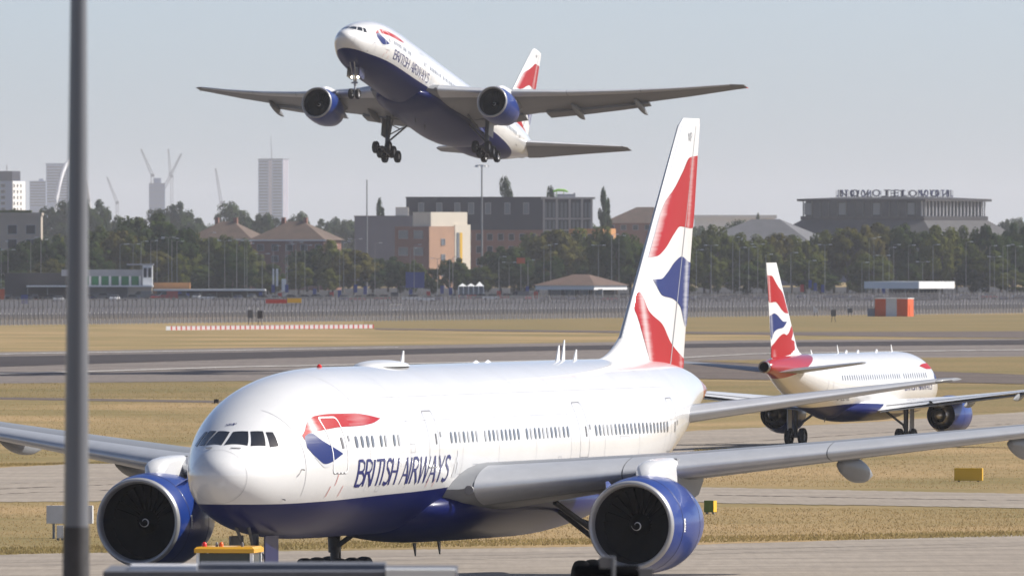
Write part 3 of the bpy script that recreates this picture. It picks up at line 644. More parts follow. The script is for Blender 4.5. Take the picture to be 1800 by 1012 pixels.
# narrow-body seen from behind
def narrow_body():
    root = empty('narrow_body_airliner'); tag(root, 'smaller white airliner with red tail cone seen from behind, taxiing away at right', 'airliner')
    HB = Hull([(0, 3.5), (.2, 3.9), (.8, 4.35), (1.6, 4.8), (2.6, 5.35), (4, 5.8), (6, 6.08), (8, 6.14), (26, 6.14), (32, 6.1), (35, 5.95), (37.2, 5.65)],
              [(0, 3.5), (.2, 3.15), (.8, 2.75), (1.6, 2.4), (3, 2.1), (5, 1.95), (7, 1.9), (23, 1.9), (27, 2.45), (31, 3.5), (35, 4.7), (37.2, 5.1)],
              [(0, 0), (.2, .4), (.8, .85), (1.6, 1.25), (3, 1.65), (5, 1.93), (7, 1.98), (23, 1.98), (27, 1.85), (31, 1.4), (35, .72), (37.2, .33)])
    fus = HB.mesh(0, 37.2, 100, 80).build('fuselage', 'narrow_body_paint', root, smooth='all')
    P = lambda x, z: HB.side(x, z, 1, .014)
    wm = MB().grid([[(p[0] - 15, p[1], p[2]) for p in r] for r in [[P(15 - .09 * max(.4, math.sin(PI * i / 5)), 4.55 + .2 * math.cos(PI * i / 5)), P(15 + .09 * max(.4, math.sin(PI * i / 5)), 4.55 + .2 * math.cos(PI * i / 5))] for i in range(6)]]).mesh('window', 'cabin_window', fix=False)
    for i in range(38):
        x = 6.6 + .52 * i
        if i in (11,): continue
        if x < 23: link('window', wm, fus, (x, 0, 0))
        else: MB().grid([[P(x - .09, 4.40 + .33 * j / 3), P(x + .09, 4.40 + .33 * j / 3)] for j in range(4)]).build('window', 'cabin_window', fus, fix=False)
    for d0, z0, z1 in ((3.6, 3.45, 5.4), (27.6, 3.3, 5.15)):
        for x in (d0, d0 + .85): MB().grid([[P(x + .025 * i, z0 + (z1 - z0) * j / 8) for j in range(9)] for i in range(2)]).build('door_seam', 'seam_grey', fus, fix=False)
    for x in (13.2, 14.1): MB().grid([[P(x + .02 * i, 4.2 + 1.0 * j / 6) for j in range(7)] for i in range(2)]).build('exit_seam', 'seam_grey', fus, fix=False)
    lettering('airline_name', 'BRITISH AIRWAYS', 5.2, 11.6, 3.6, 4.1, P, 'lettering_navy', fus, mirror=True)
    lettering('registration', 'G-EUYE', 24.0, 26.2, 3.1, 3.45, P, 'seam_dark', fus, mirror=True)
    ribbon('livery_ribbon', [(2.9, 5.0), (3.6, 5.35), (6.2, 5.30), (7.2, 5.2)], [(2.9, 4.9), (3.6, 4.95), (5.6, 4.95), (7.2, 5.15)], P, 'livery_red_print', fus, 20, 4, lambda x, z: 0)
    ribbon('livery_ribbon', [(2.7, 4.6), (3.0, 4.85), (4.2, 4.4)], [(2.7, 4.5), (3.4, 4.0), (4.2, 4.35)], P, 'livery_blue_print', fus, 12, 4, lambda x, z: 0)
    for t0, t1, x0, x1 in ((.1, .5, 1.55, 2.25), (.56, .85, 1.9, 2.5), (.9, 1.1, 2.2, 2.75)):
        MB().grid([[HB.pt(x0 + (x1 - x0) * j / 4, t0 + (t1 - t0) * i / 4, .014) for j in range(5)] for i in range(5)]).build('cockpit_window', 'cockpit_glass', fus, fix=False)
    for x, hh in ((8.0, .5), (20.5, .55), (26.5, .3)): blade_antenna(fus, x, 6.12, hh, .3)
    for x in (11.5, 15.8, 18.5): MB().tube([(x, 0, 6.1), (x + .3, 0, 6.24), (x + .6, 0, 6.1)], [.02, .1, .02], 8).build('crown_fairing', 'white_paint', fus)
    for x in (23.5,): blade_antenna(fus, x, 2.0, .35, .25, 0, .1, -1)
    MB().lathe_x([(-.25, .40), (-.1, .39), (0, .37), (.02, .34), (-.08, .33)], (37.32, 0, 5.38), 24).build('exhaust_pipe', 'hot_metal', root, smooth=40)
    MB().lathe_x([(-.02, .31), (-.02, .001)], (37.27, 0, 5.38), 24).build('exhaust_dark_disc', 'fan_black', root)  # black disc stands in for the darkness inside the pipe
    bf = Hull([(9.5, 3.0), (12, 3.3), (20, 3.3), (24.5, 2.9)], [(9.5, 2.1), (12, 1.62), (20, 1.6), (24.5, 2.2)], [(9.5, 1.2), (12, 2.1), (20, 2.1), (24.5, 1.0)])
    bf.mesh(9.5, 24.5, 30, 40).build('belly_fairing', 'narrow_body_paint', root, smooth='all')
    zf = lambda y: 2.55 + .088 * (y - 2) + .25 * (y / 17) ** 2
    secs = [(y, xl, xt - xl, zf(max(2, y)), t, tw) for y, xl, xt, t, tw in ((.5, 11.0, 18.4, .14, 2), (2, 11.6, 18.5, .14, 2), (6.4, 14.2, 18.6, .12, 1), (11, 16.7, 19.7, .11, 0), (16.6, 19.7, 21.2, .10, -1), (17.0, 20.1, 21.3, .08, -1))]
    for s in (-1, 1):
        wg = surface(secs, s).build('wing', 'white_paint', root, smooth=50)
        nose_strip([interp_sec(secs, y) for y in np.linspace(2.5, 16.4, 6)], s).build('slat', 'slat_metal', wg, smooth='all', fix=False)
        for a, b in ((2.3, 6.2), (6.3, 13.0), (13.1, 16.2)):
            rg = []
            for y in np.linspace(a, b, 4):
                sl = interp_sec(secs, y); x0 = sl[1] + sl[2] * .86; z0 = sl[3] - sl[2] * .012; c = sl[2] * .17; dd = R(9)
                rg.append([(x0, s * y, z0 - .015), (x0 + c, s * y, z0 - .07 - c * math.sin(dd)), (x0 + c, s * y, z0 - .11 - c * math.sin(dd)), (x0, s * y, z0 - .22)])
            MB().loft(rg).build('flap', 'wing_grey', wg)
        rows = []
        for y in np.linspace(2.3, 16.2, 10):
            sl = interp_sec(secs, y); q = .80; yt = 5 * sl[4] * (.2969 * math.sqrt(q) - .126 * q - .3516 * q * q + .2843 * q**3 - .1015 * q**4) + .015 * 4 * q * (1 - q); tw = R(sl[5])
            rows.append([(sl[1] + sl[2] * (q + j * .035), s * y, sl[3] + sl[2] * (yt - j * .006 - (q + j * .035) * math.sin(tw)) + .02) for j in range(2)])
        MB().grid(rows).build('flap_gap', 'seam_dark', wg, fix=False)
        for y in (8.4, 12.2): sl = interp_sec(secs, y); flap_fairing(wg, sl[1] + sl[2] * .5, s * y, sl[3] - sl[2] * .06, 2.8, .22)
        ec = (12.6, s * 5.75, 2.02)
        make_engine(root, ec, .71, .98, s, False, blades=False)
        pylon(root, ec, .665, 15, 3.2, s, 'wing_grey', .66)
        hs = [(.3, 31.6, 4.0, 5.0, .1, 0), (.9, 31.9, 3.7, 5.05, .1, 0), (6.0, 34.6, 1.7, 5.62, .09, 0), (6.22, 35.0, 1.3, 5.65, .08, 0)]
        surface(hs, s, n=10).build('tailplane', 'wing_grey', root, smooth=50)
    LE = lambda z: 30.2 + (z - 6.6) * .80; TE = lambda z: 35.6 + (z - 6.0) * .19
    fs = [(z, LE(z) - (.9 if z < 6.2 else 0), TE(z) - LE(z) + (.9 if z < 6.2 else 0), 0, .09, 0) for z in (5.7, 6.6, 8, 10, 11.6, 12.1)]
    fin = surface(fs, 1, True, 16).build('fin', 'white_paint', root, smooth=50)
    rr = []
    for q in np.linspace(0, 1, 7):
        rr.append([(28.4 + 2.4 * q, (.04 + .22 * q) * math.cos(PI * k / 6), 6.06 + (.04 + .75 * q ** 2) * math.sin(PI * k / 6)) for k in range(7)])
    MB().loft(rr, closed=False).build('fin_fillet', 'white_paint', fin, smooth='all')
    LW = lambda z: 50.91 + (z - 9.02) * (59.58 - 50.91) / 9.25; TW = lambda z: 59.9 + (z - 8.0) * .2447
    def nz(z): return (z - 8.4) / (18.3 - 8.4)
    def conv(pts): # wide-body fin print to this fin
        out = []
        for x, z in pts:
            q = (x - LW(z)) / (TW(z) - LW(z)); z2 = 6.2 + nz(z) * (12.1 - 6.2) * 1.02; z2 = min(z2, 12.0)
            l, t = LE(z2), TE(z2); out.append((l + min(max(q, .02), .985) * (t - l), z2))
        return out
    def finy(x, z, s, off=.012):
        l, t = LE(z), TE(z); c = t - l; q = min(max((x - l) / c, 0), 1)
        return Vector((x, s * (5 * .09 * c * (.2969 * math.sqrt(q) - .126 * q - .3516 * q * q + .2843 * q**3 - .1015 * q**4) + off), z))
    for s in (-1, 1):
        for (tp_, bt), mt, fd in ((FIN_R1, 'livery_red_print', lambda x, z: .4 * bell(x, TE(z) - .25, .12)), (FIN_B, 'livery_blue_print', lambda x, z: .35 * bell(x, TE(z) - .3, .15)), (FIN_R2, 'livery_red_print', lambda x, z: .15 * bell(x, TE(z) - .5, .2))):
            t2, b2 = conv(tp_), conv(bt)
            # keep both edges monotonic in x
            mono = lambda L_: [p for i, p in enumerate(L_) if all(p[0] > q[0] + 1e-4 for q in L_[:i])]
            ribbon('fin_ribbon', mono(t2), mono(b2), lambda x, z: finy(x, z, s), mt, fin, 30, 10, fd)
        ribbon('fin_ribbon', [(31.2, 7.0), (32.2, 7.15), (33.5, 7.5), (35.7, 6.7)], [(31.2, 6.25), (35.6, 5.9), (35.7, 6.0)], lambda x, z: finy(x, z, s, .010), 'livery_red_print', fin, 16, 8, lambda x, z: 0)
    ng = MB().tube([(5.07, 0, 2.2), (5.07, 0, .38)], .08, 10); g = ng.build('nose_gear', 'gear_grey', root, smooth=40)
    wmesh = wheel_mesh(.38, .22)
    for s in (-1, 1): link('wheel', wmesh, g, (5.07, s * .25, .38))
    mwh = wheel_mesh(.585, .42)
    for s in (-1, 1):
        y = s * 3.8; x = 17.7
        mg = MB().tube([(x, y, 2.6), (x, y, .58)], [.17, .13], 14).tube([(x - .1, y - s * .1, 1.3), (x - .2, s * 2.2, 2.4)], .08, 8).tube([(x + .1, y, .8), (x + .35, y - s * .1, 1.3), (x + .1, y, 1.7)], .05, 8).tube([(x, y - .6, .585), (x, y + .6, .585)], .08, 8)
        g = mg.build('main_gear', 'gear_grey', root, smooth=40)
        for b in (-1, 1): link('wheel', mwh, g, (x, y + b * .465, .585))
        MB().box((x + .05, y + s * .42, 1.75), (.9, .05, 1.5)).build('gear_door', 'gear_light', g)
    return root
nb = narrow_body(); ny = R(18.24)
nb.location = (16.1575 + 37.57 * math.sin(ny), 779.112 + 37.57 * math.cos(ny), 0); nb.rotation_euler = (0, 0, 1.5 * PI - ny)

# ------------------------------------------------------------------ ground, pavements
def ground_mat(name, a, b, c, sx=(.03, .028), fine=3.0, rough=.95):
    m = mat(name, a, rough, spec=.1); t = m.node_tree; bs = t.nodes['Principled BSDF']; N = t.nodes.new; K = t.links.new
    tc = N('ShaderNodeTexCoord'); mp = N('ShaderNodeMapping'); mp.inputs['Scale'].default_value = (sx[0], sx[1], 1); mp.inputs['Rotation'].default_value = (0, 0, R(-12))
    K(tc.outputs['Object'], mp.inputs[0])
    n1 = N('ShaderNodeTexNoise'); n1.inputs['Scale'].default_value = 1; n1.inputs['Detail'].default_value = 8; n1.inputs['Roughness'].default_value = .62; K(mp.outputs[0], n1.inputs[0])
    n2 = N('ShaderNodeTexNoise'); n2.inputs['Scale'].default_value = fine; n2.inputs['Detail'].default_value = 6; n2.inputs['Roughness'].default_value = .7; mp2 = N('ShaderNodeMapping'); mp2.inputs['Scale'].default_value = (1, .06, 1); K(tc.outputs['Object'], mp2.inputs[0]); K(mp2.outputs[0], n2.inputs[0])
    r1 = N('ShaderNodeMapRange'); r1.inputs[1].default_value = .40; r1.inputs[2].default_value = .60; K(n1.outputs[0], r1.inputs[0])
    r2 = N('ShaderNodeMapRange'); r2.inputs[1].default_value = .35; r2.inputs[2].default_value = .7; K(n2.outputs[0], r2.inputs[0])
    x1 = N('ShaderNodeMix'); x1.data_type = 'RGBA'; x1.inputs[6].default_value = (*a, 1); x1.inputs[7].default_value = (*b, 1); K(r1.outputs[0], x1.inputs[0])
    x2 = N('ShaderNodeMix'); x2.data_type = 'RGBA'; x2.inputs[7].default_value = (*c, 1); K(x1.outputs[2], x2.inputs[6])
    mm = N('ShaderNodeMath'); mm.operation = 'MULTIPLY'; mm.inputs[1].default_value = .55; K(r2.outputs[0], mm.inputs[0]); K(mm.outputs[0], x2.inputs[0])
    K(x2.outputs[2], bs.inputs['Base Color'])
ground_mat('dry_grass', (.36, .25, .128), (.20, .16, .068), (.19, .142, .066))
ground_mat('olive_grass', (.19, .15, .066), (.25, .178, .084), (.12, .10, .04))
ground_mat('concrete', (.335, .288, .238), (.27, .232, .192), (.21, .182, .152), (.05, .25), 2.0, .85)
ground_mat('runway_asphalt', (.21, .182, .162), (.155, .132, .12), (.12, .104, .096), (.01, .12), 1.0, .85)
ground_mat('rubbered_asphalt', (.045, .038, .038), (.07, .06, .058), (.035, .03, .03), (.02, .2), 1.0, .8)
ground_mat('brown_asphalt', (.115, .092, .082), (.16, .13, .11), (.09, .074, .066), (.02, .2), 1.0, .85)
ground_mat('line_paint', (.62, .60, .57), (.40, .37, .34), (.35, .32, .29), (.4, .4), 2.0, .8)
ground_mat('car_park_asphalt', (.045, .045, .05), (.065, .063, .062), (.035, .035, .036), (.05, .05), 1.0)
G = 34000
g = MB().add([(-G, -300, 0), (G, -300, 0), (G, G, 0), (-G, G, 0)], [(0, 1, 2, 3)]).build('ground', 'dry_grass', fix=False); g['kind'] = 'structure'

def strip(name, upper, lower, matn, z, u0=-900, u1=2700):
    def ext(L):
        a, b = L[0], L[1]; s = (b[1] - a[1]) / (b[0] - a[0]); q = [(u0, a[1] + (u0 - a[0]) * s)] if a[0] <= 5 else []
        c, d = L[-2], L[-1]; s2 = (d[1] - c[1]) / (d[0] - c[0]); e = [(u1, d[1] + (u1 - d[0]) * s2)] if d[0] >= 1795 else []
        return q + L + e
    U, Lw = ext(upper), ext(lower); us = sorted(set([p[0] for p in U] + [p[0] for p in Lw]))
    us = [u for u in us if max(U[0][0], Lw[0][0]) <= u <= min(U[-1][0], Lw[-1][0])]
    dn = []
    for a, b in zip(us, us[1:]):
        m_ = max(6, int((b - a) / 9)); dn += [a + (b - a) * k / m_ for k in range(m_)]
    jag = 0 if 'line' in name else (.45 if gz(upper[0][1]) < 900 else .18)
    dn.append(us[-1]); rows = []
    for u in dn:
        vu = float(np.interp(u, [p[0] for p in U], [p[1] for p in U])); vl = float(np.interp(u, [p[0] for p in Lw], [p[1] for p in Lw])); vu += math.sin(u * .031 + z * 90) * .25 * jag + random.uniform(-1, 1) * jag; vl += math.sin(u * .027 + z * 50) * .25 * jag + random.uniform(-1, 1) * jag; vl = max(vl, vu + .05)
        a, b = ground(u, vl), ground(u, vu); rows.append([(a[0] + (b[0] - a[0]) * q, a[1] + (b[1] - a[1]) * q, z) for q in (0, .5, 1)])
    o = MB().grid(rows).build(name, matn, fix=False); o['kind'] = 'structure'; return o

strip('taxiway', [(0, 975), (120, 972), (600, 968), (1200, 958), (1800, 940)], [(0, 1500), (900, 1500), (1800, 1500)], 'concrete', .02)
strip('taxiway', [(0, 822), (330, 806), (1240, 756), (1500, 744), (1800, 724)], [(0, 882), (170, 881), (1240, 791), (1500, 776), (1800, 750)], 'concrete', .02)
strip('taxiway', [(700, 846), (1255, 857), (1800, 868)], [(700, 860), (1255, 884), (1800, 893)], 'concrete', .024)
strip('service_road', [(0, 698), (380, 704), (700, 703)], [(0, 702), (380, 708), (700, 707)], 'brown_asphalt', .02)
strip('runway', [(0, 619), (400, 612), (900, 604), (1300, 598), (1800, 595)], [(0, 674), (600, 668), (1000, 655), (1300, 634), (1800, 628)], 'runway_asphalt', .03)
strip('rubber_strip', [(0, 627), (400, 620), (900, 610), (1300, 603), (1800, 598)], [(0, 645), (400, 632), (900, 618), (1300, 610), (1800, 606)], 'rubbered_asphalt', .06)
strip('runway_edge_line', [(0, 657.3), (117, 654.3), (420, 644.8), (520, 643.3), (1200, 629), (1320, 622.3), (1560, 618), (1800, 615)], [(0, 658.7), (117, 655.7), (420, 646.1), (520, 644.5), (1200, 630.2), (1320, 623.3), (1560, 619), (1800, 616)], 'line_paint', .09)
strip('runway_edge_line', [(0, 622.5), (400, 616), (700, 611)], [(0, 623.4), (400, 616.9), (700, 611.7)], 'line_paint', .09)
strip('taxiway', [(1000, 640), (1230, 635), (1500, 648), (1800, 659)], [(1000, 660), (1230, 666), (1500, 670), (1800, 675)], 'brown_asphalt', .05)
strip('taxiway', [(660, 577), (1300, 584), (1640, 583), (1800, 582)], [(660, 579.5), (1300, 588), (1640, 593), (1800, 594)], 'brown_asphalt', .04)
strip('verge', [(0, 674), (700, 668)], [(0, 698), (700, 700)], 'olive_grass', .015)
strip('verge', [(1000, 668), (1800, 676)], [(1000, 720), (1500, 730), (1800, 722)], 'olive_grass', .012)
strip('verge', [(1230, 634), (1800, 627)], [(1230, 634.5), (1500, 648), (1800, 659)], 'olive_grass', .055)
strip('verge', [(640, 562), (1800, 552)], [(640, 577), (1300, 584), (1800, 582)], 'olive_grass', .012)
strip('car_park', [(0, 508), (1800, 504)], [(0, 556), (1800, 541)], 'car_park_asphalt', .05)
# expansion joints of the near taxiway slabs
mb = MB()
for k in range(9):
    v0, v1 = 978 + k * 9, 946 + k * 9
    a, b = ground(-100, v0), ground(1900, v1); d = .05
    mb.add([(a[0], a[1] - d, .032), (b[0], b[1] - d, .032), (b[0], b[1] + d, .032), (a[0], a[1] + d, .032)], [(0, 1, 2, 3)])
o = mb.build('slab_joint', 'brown_asphalt', fix=False); o['kind'] = 'structure'

ground_mat('worn_concrete', (.27, .232, .195), (.31, .268, .222), (.19, .165, .14), (.05, .3), 2.0, .85)
for k, (a, b) in enumerate((((0, 986), (1800, 951)), ((0, 993), (1800, 957)))):
    strip('tyre_track', [(a[0], a[1]), (900, (a[1] + b[1]) / 2 + 4), b], [(a[0], a[1] + 3.2), (900, (a[1] + b[1]) / 2 + 7.0), (b[0], b[1] + 2.8)], 'worn_concrete', .027)
strip('tyre_track', [(0, 846), (330, 834), (1240, 770), (1500, 757), (1800, 735)], [(0, 851), (330, 838), (1240, 774), (1500, 760.5), (1800, 738)], 'worn_concrete', .027)
for v0, v1 in (((0, 859), (330, 846)), ((0, 868), (330, 856)), ((1240, 781), (1800, 743)), ((1255, 870), (1800, 880))):
    strip('slab_joint', [v0, ((v0[0] + v1[0]) / 2, (v0[1] + v1[1]) / 2 + .5), v1], [(v0[0], v0[1] + .5), ((v0[0] + v1[0]) / 2, (v0[1] + v1[1]) / 2 + 1.0), (v1[0], v1[1] + .5)], 'brown_asphalt', .034)

# grass blades on the nearer verges (too many to count)
def blade_mat(name, c1, c2):
    m = mat(name, c1, .8, spec=.05, var=.5, vscale=.3, col2=c2); t = m.node_tree; b = t.nodes['Principled BSDF']; src = b.inputs['Base Color'].links[0].from_socket
    tr = t.nodes.new('ShaderNodeBsdfTranslucent'); ms = t.nodes.new('ShaderNodeMixShader'); ms.inputs[0].default_value = .5; out = [n for n in t.nodes if n.type == 'OUTPUT_MATERIAL'][0]
    t.links.new(src, tr.inputs[0]); t.links.new(b.outputs[0], ms.inputs[1]); t.links.new(tr.outputs[0], ms.inputs[2]); t.links.new(ms.outputs[0], out.inputs[0])
blade_mat('blade_tan', (.42, .29, .14), (.30, .225, .10)); blade_mat('blade_olive', (.27, .225, .09), (.36, .26, .12))
def blades(name, bands, n, hgt, wid, matn, label):
    V, Fc = [], []
    tot = 0
    for (v0a, v0b, v1a, v1b, ua, ub, share) in bands:
        k = int(n * share); u = rng.uniform(ua, ub, k); q = (u - ua) / (ub - ua)
        va = v0a + (v0b - v0a) * q; vb = v1a + (v1b - v1a) * q
        v = va + (vb - va) * rng.uniform(0, 1, k)
        Z = F * H / (v - VH); X = (u - 900) * Z / F
        hh = hgt * rng.uniform(.4, 1.15, k); ww = wid * rng.uniform(.6, 1.4, k); lean = rng.normal(0, .35, (k, 2)) * hh[:, None]; an = rng.uniform(0, PI, k)
        A = np.stack([X - np.cos(an) * ww, Z - np.sin(an) * ww, np.zeros(k)], 1); B = np.stack([X + np.cos(an) * ww, Z + np.sin(an) * ww, np.zeros(k)], 1); C = np.stack([X + lean[:, 0], Z + lean[:, 1], hh], 1)
        V.append(np.stack([A, B, C], 1).reshape(-1, 3)); tot += k
    V = np.concatenate(V); me = bpy.data.meshes.new(name)
    me.from_pydata(V.tolist(), [], [(3 * i, 3 * i + 1, 3 * i + 2) for i in range(tot)]); me.materials.append(M(matn)); me.update()
    tag(link(name, me), label, 'grass', kind='stuff')
blades('grass', [(884, 896, 974, 941, -60, 1860, .55), (706, 706, 818, 760, -60, 500, .25), (795, 755, 852, 862, 1220, 1860, .2)], 60000, .085, .022, 'blade_tan', 'dry tan grass on the verges between the taxiways')
blades('grass', [(964, 933, 976, 942, -60, 1860, .5), (815, 815, 822, 806, -60, 340, .2), (674, 674, 698, 703, -60, 400, .15), (790, 776, 797, 782, 1220, 1660, .15)], 26000, .13, .03, 'blade_olive', 'greener taller grass along the taxiway edges')

# ------------------------------------------------------------------ trees
def leaf_mat(name, c1, c2):
    m = bpy.data.materials.new(name); m.use_nodes = True; _m[name] = m; t = m.node_tree; t.nodes.clear(); N = t.nodes.new; K = t.links.new
    out = N('ShaderNodeOutputMaterial'); tc = N('ShaderNodeTexCoord'); oi = N('ShaderNodeObjectInfo')
    n = N('ShaderNodeTexNoise'); n.inputs['Scale'].default_value = .35; n.inputs['Detail'].default_value = 4; K(tc.outputs['Object'], n.inputs[0])
    r = N('ShaderNodeMapRange'); r.inputs[1].default_value = .35; r.inputs[2].default_value = .65; K(n.outputs[0], r.inputs[0])
    mx = N('ShaderNodeMix'); mx.data_type = 'RGBA'; mx.inputs[6].default_value = (*c1, 1); mx.inputs[7].default_value = (*c2, 1); K(r.outputs[0], mx.inputs[0])
    hs = N('ShaderNodeHueSaturation'); K(mx.outputs[2], hs.inputs['Color'])
    h = N('ShaderNodeMapRange'); h.inputs[3].default_value = .485; h.inputs[4].default_value = .52; K(oi.outputs['Random'], h.inputs[0]); K(h.outputs[0], hs.inputs['Hue'])
    v = N('ShaderNodeMapRange'); v.inputs[3].default_value = 1.25; v.inputs[4].default_value = .7; K(oi.outputs['Random'], v.inputs[0]); K(v.outputs[0], hs.inputs['Value'])
    d = N('ShaderNodeBsdfDiffuse'); tr = N('ShaderNodeBsdfTranslucent'); ms = N('ShaderNodeMixShader'); ms.inputs[0].default_value = .22
    K(hs.outputs[0], d.inputs[0]); K(hs.outputs[0], tr.inputs[0]); K(d.outputs[0], ms.inputs[1]); K(tr.outputs[0], ms.inputs[2]); K(ms.outputs[0], out.inputs[0])
leaf_mat('foliage_dark', (.048, .070, .018), (.020, .034, .010)); leaf_mat('foliage_mid', (.105, .115, .025), (.04, .056, .012)); leaf_mat('foliage_autumn', (.115, .10, .026), (.055, .058, .014))
mat('bark', (.09, .07, .055), .9, var=.3, vscale=3)
def crown_mesh(seed, shape, matn):
    """unit tree: 1 high, crown about .8 wide"""
    r = np.random.default_rng(seed); V = []; clumps = []
    nc = {'round': 46, 'tall': 40, 'wide': 52, 'thin': 26}[shape]; wx = {'round': .40, 'tall': .27, 'wide': .50, 'thin': .15}[shape]; z0, z1 = {'round': (.18, .93), 'tall': (.12, .95), 'wide': (.12, .9), 'thin': (.2, .96)}[shape]
    while len(clumps) < nc:
        p = r.uniform(-1, 1, 3); d = np.linalg.norm(p)
        if d > 1 or d < .35: continue
        if r.random() > .5 + .5 * d: continue
        clumps.append((p[0] * wx, p[1] * wx, (z0 + z1) / 2 + p[2] * (z1 - z0) / 2, r.uniform(.07, .15) * (.6 + wx)))
    for cx, cy, cz, cr in clumps:
        k = int(150 * (cr / .12)); q = r.normal(0, 1, (k, 3)); q /= np.linalg.norm(q, axis=1)[:, None]; q *= (r.uniform(.25, 1, k) ** .5)[:, None]
        c = np.array([cx, cy, cz]) + q * np.array([cr, cr, cr * .8])
        nn = q / np.linalg.norm(q, axis=1)[:, None] + np.array([cx, cy, (cz - .5) * .8]) * 1.6 + r.normal(0, .35, (k, 3)); a = np.cross(nn, r.normal(0, 1, (k, 3))); a /= np.linalg.norm(a, axis=1)[:, None]; b = np.cross(nn, a); b /= np.linalg.norm(b, axis=1)[:, None]
        s = r.uniform(.012, .026, (k, 1)); V.append(np.stack([c - a * s - b * s * .6, c + a * s - b * s * .6, c + a * s * .7 + b * s * .7, c - a * s * .7 + b * s * .7], 1).reshape(-1, 3))
    V = np.concatenate(V); me = bpy.data.meshes.new('crown'); n = len(V) // 4
    me.from_pydata(V.tolist(), [], [(4 * i, 4 * i + 1, 4 * i + 2, 4 * i + 3) for i in range(n)]); me.materials.append(M(matn)); me.update()
    t = MB().tube([(0, 0, 0), (.01, 0, .2), (-.01, .01, .45), (.005, 0, .75)], [.028, .022, .016, .005], 8)
    for i in range(6):
        c = clumps[i * 5]; t.tube([(0, 0, .22 + .06 * i), (c[0] * .5, c[1] * .5, (c[2] + .3 + .06 * i) / 2), c[:3]], [.012, .008, .003], 5)
    return me, t.mesh('trunk', 'bark', smooth=60)
KINDS = {}
for i, (k, sh, mt) in enumerate((('a', 'round', 'foliage_mid'), ('b', 'round', 'foliage_dark'), ('c', 'wide', 'foliage_mid'), ('d', 'wide', 'foliage_dark'), ('e', 'tall', 'foliage_dark'), ('f', 'round', 'foliage_autumn'), ('g', 'thin', 'foliage_dark'), ('h', 'wide', 'foliage_autumn'))):
    KINDS[k] = crown_mesh(40 + i, sh, mt)
WORDS = {'a': 'mid green rounded tree', 'b': 'dark green rounded tree', 'c': 'spreading mid green tree', 'd': 'spreading dark green tree', 'e': 'tall dark tree', 'f': 'yellowing rounded tree', 'g': 'slim dark tree', 'h': 'spreading yellowish tree'}
NAMES = {'a': 'tree', 'b': 'tree', 'c': 'tree', 'd': 'tree', 'e': 'tall_tree', 'f': 'tree', 'g': 'slim_tree', 'h': 'tree'}
def tree(u, vtop, Z, kind, wpx, label, group):
    top = at(u, vtop, Z); h = top.z; wid = wpx * Z / F; base = {'round': .86, 'wide': 1.06, 'tall': .62, 'thin': .36}[{'a': 'round', 'b': 'round', 'c': 'wide', 'd': 'wide', 'e': 'tall', 'f': 'round', 'g': 'thin', 'h': 'wide'}[kind]]
    o = empty(NAMES[kind], (top.x, Z, 0), random.uniform(0, 6.28)); s = wid / base; o.scale = (s, s, h)
    tag(o, label, 'tree', group); link('crown', KINDS[kind][0], o); link('trunk', KINDS[kind][1], o)
near = []   # (u, vtop, width, Z, kind)
for u, v, wd, k in ((-30, 430, 60, 'd'), (28, 422, 70, 'b'), (48, 416, 66, 'b'), (66, 465, 46, 'd'), (95, 400, 60, 'b'), (112, 408, 60, 'a'), (150, 392, 80, 'b'), (175, 398, 70, 'c'), (196, 410, 60, 'f'), (215, 400, 60, 'f'), (240, 408, 60, 'a'), (268, 372, 92, 'b'), (300, 380, 70, 'b'), (258, 445, 56, 'h'), (292, 448, 60, 'd'), (322, 422, 60, 'a'), (345, 412, 70, 'c'), (372, 418, 66, 'a'), (392, 416, 66, 'c'), (416, 424, 60, 'a'), (436, 432, 60, 'a'), (352, 460, 70, 'd'), (396, 462, 60, 'd'), (476, 462, 44, 'd'), (540, 440, 60, 'b'), (560, 422, 64, 'b'), (585, 432, 60, 'a'), (604, 446, 50, 'b'), (655, 458, 52, 'b'), (682, 455, 56, 'b'), (704, 462, 40, 'd'), (760, 476, 44, 'd'), (800, 456, 50, 'b'), (828, 462, 50, 'b'), (858, 462, 54, 'd'), (880, 430, 62, 'b'), (905, 438, 60, 'd'), (945, 412, 78, 'a'), (975, 396, 84, 'f'), (1005, 402, 80, 'a'), (1036, 430, 50, 'b'), (1060, 398, 56, 'a'), (1084, 404, 60, 'b'), (1108, 412, 60, 'a'), (1135, 418, 60, 'b'), (1165, 420, 60, 'b'), (1200, 416, 60, 'a'),
                    (1238, 398, 66, 'c'), (1262, 394, 66, 'a'), (1290, 402, 66, 'c'), (1316, 410, 60, 'a'), (1342, 414, 60, 'c'), (1368, 406, 60, 'f'), (1392, 416, 60, 'a'), (1416, 420, 60, 'c'), (1440, 412, 60, 'a'), (1466, 408, 60, 'a'), (1490, 402, 66, 'f'), (1516, 392, 70, 'h'), (1545, 390, 66, 'f'), (1574, 394, 66, 'b'), (1600, 390, 60, 'b'), (1628, 388, 70, 'b'), (1656, 388, 66, 'a'), (1682, 396, 60, 'a'), (1708, 404, 60, 'c'), (1734, 396, 64, 'd'), (1760, 408, 60, 'b'), (1784, 386, 66, 'b'), (1815, 392, 66, 'b')):
    near.append((u, v - 4 + random.uniform(-9, 9), wd * random.uniform(1.1, 1.4), 3420 + random.uniform(-90, 140), k))
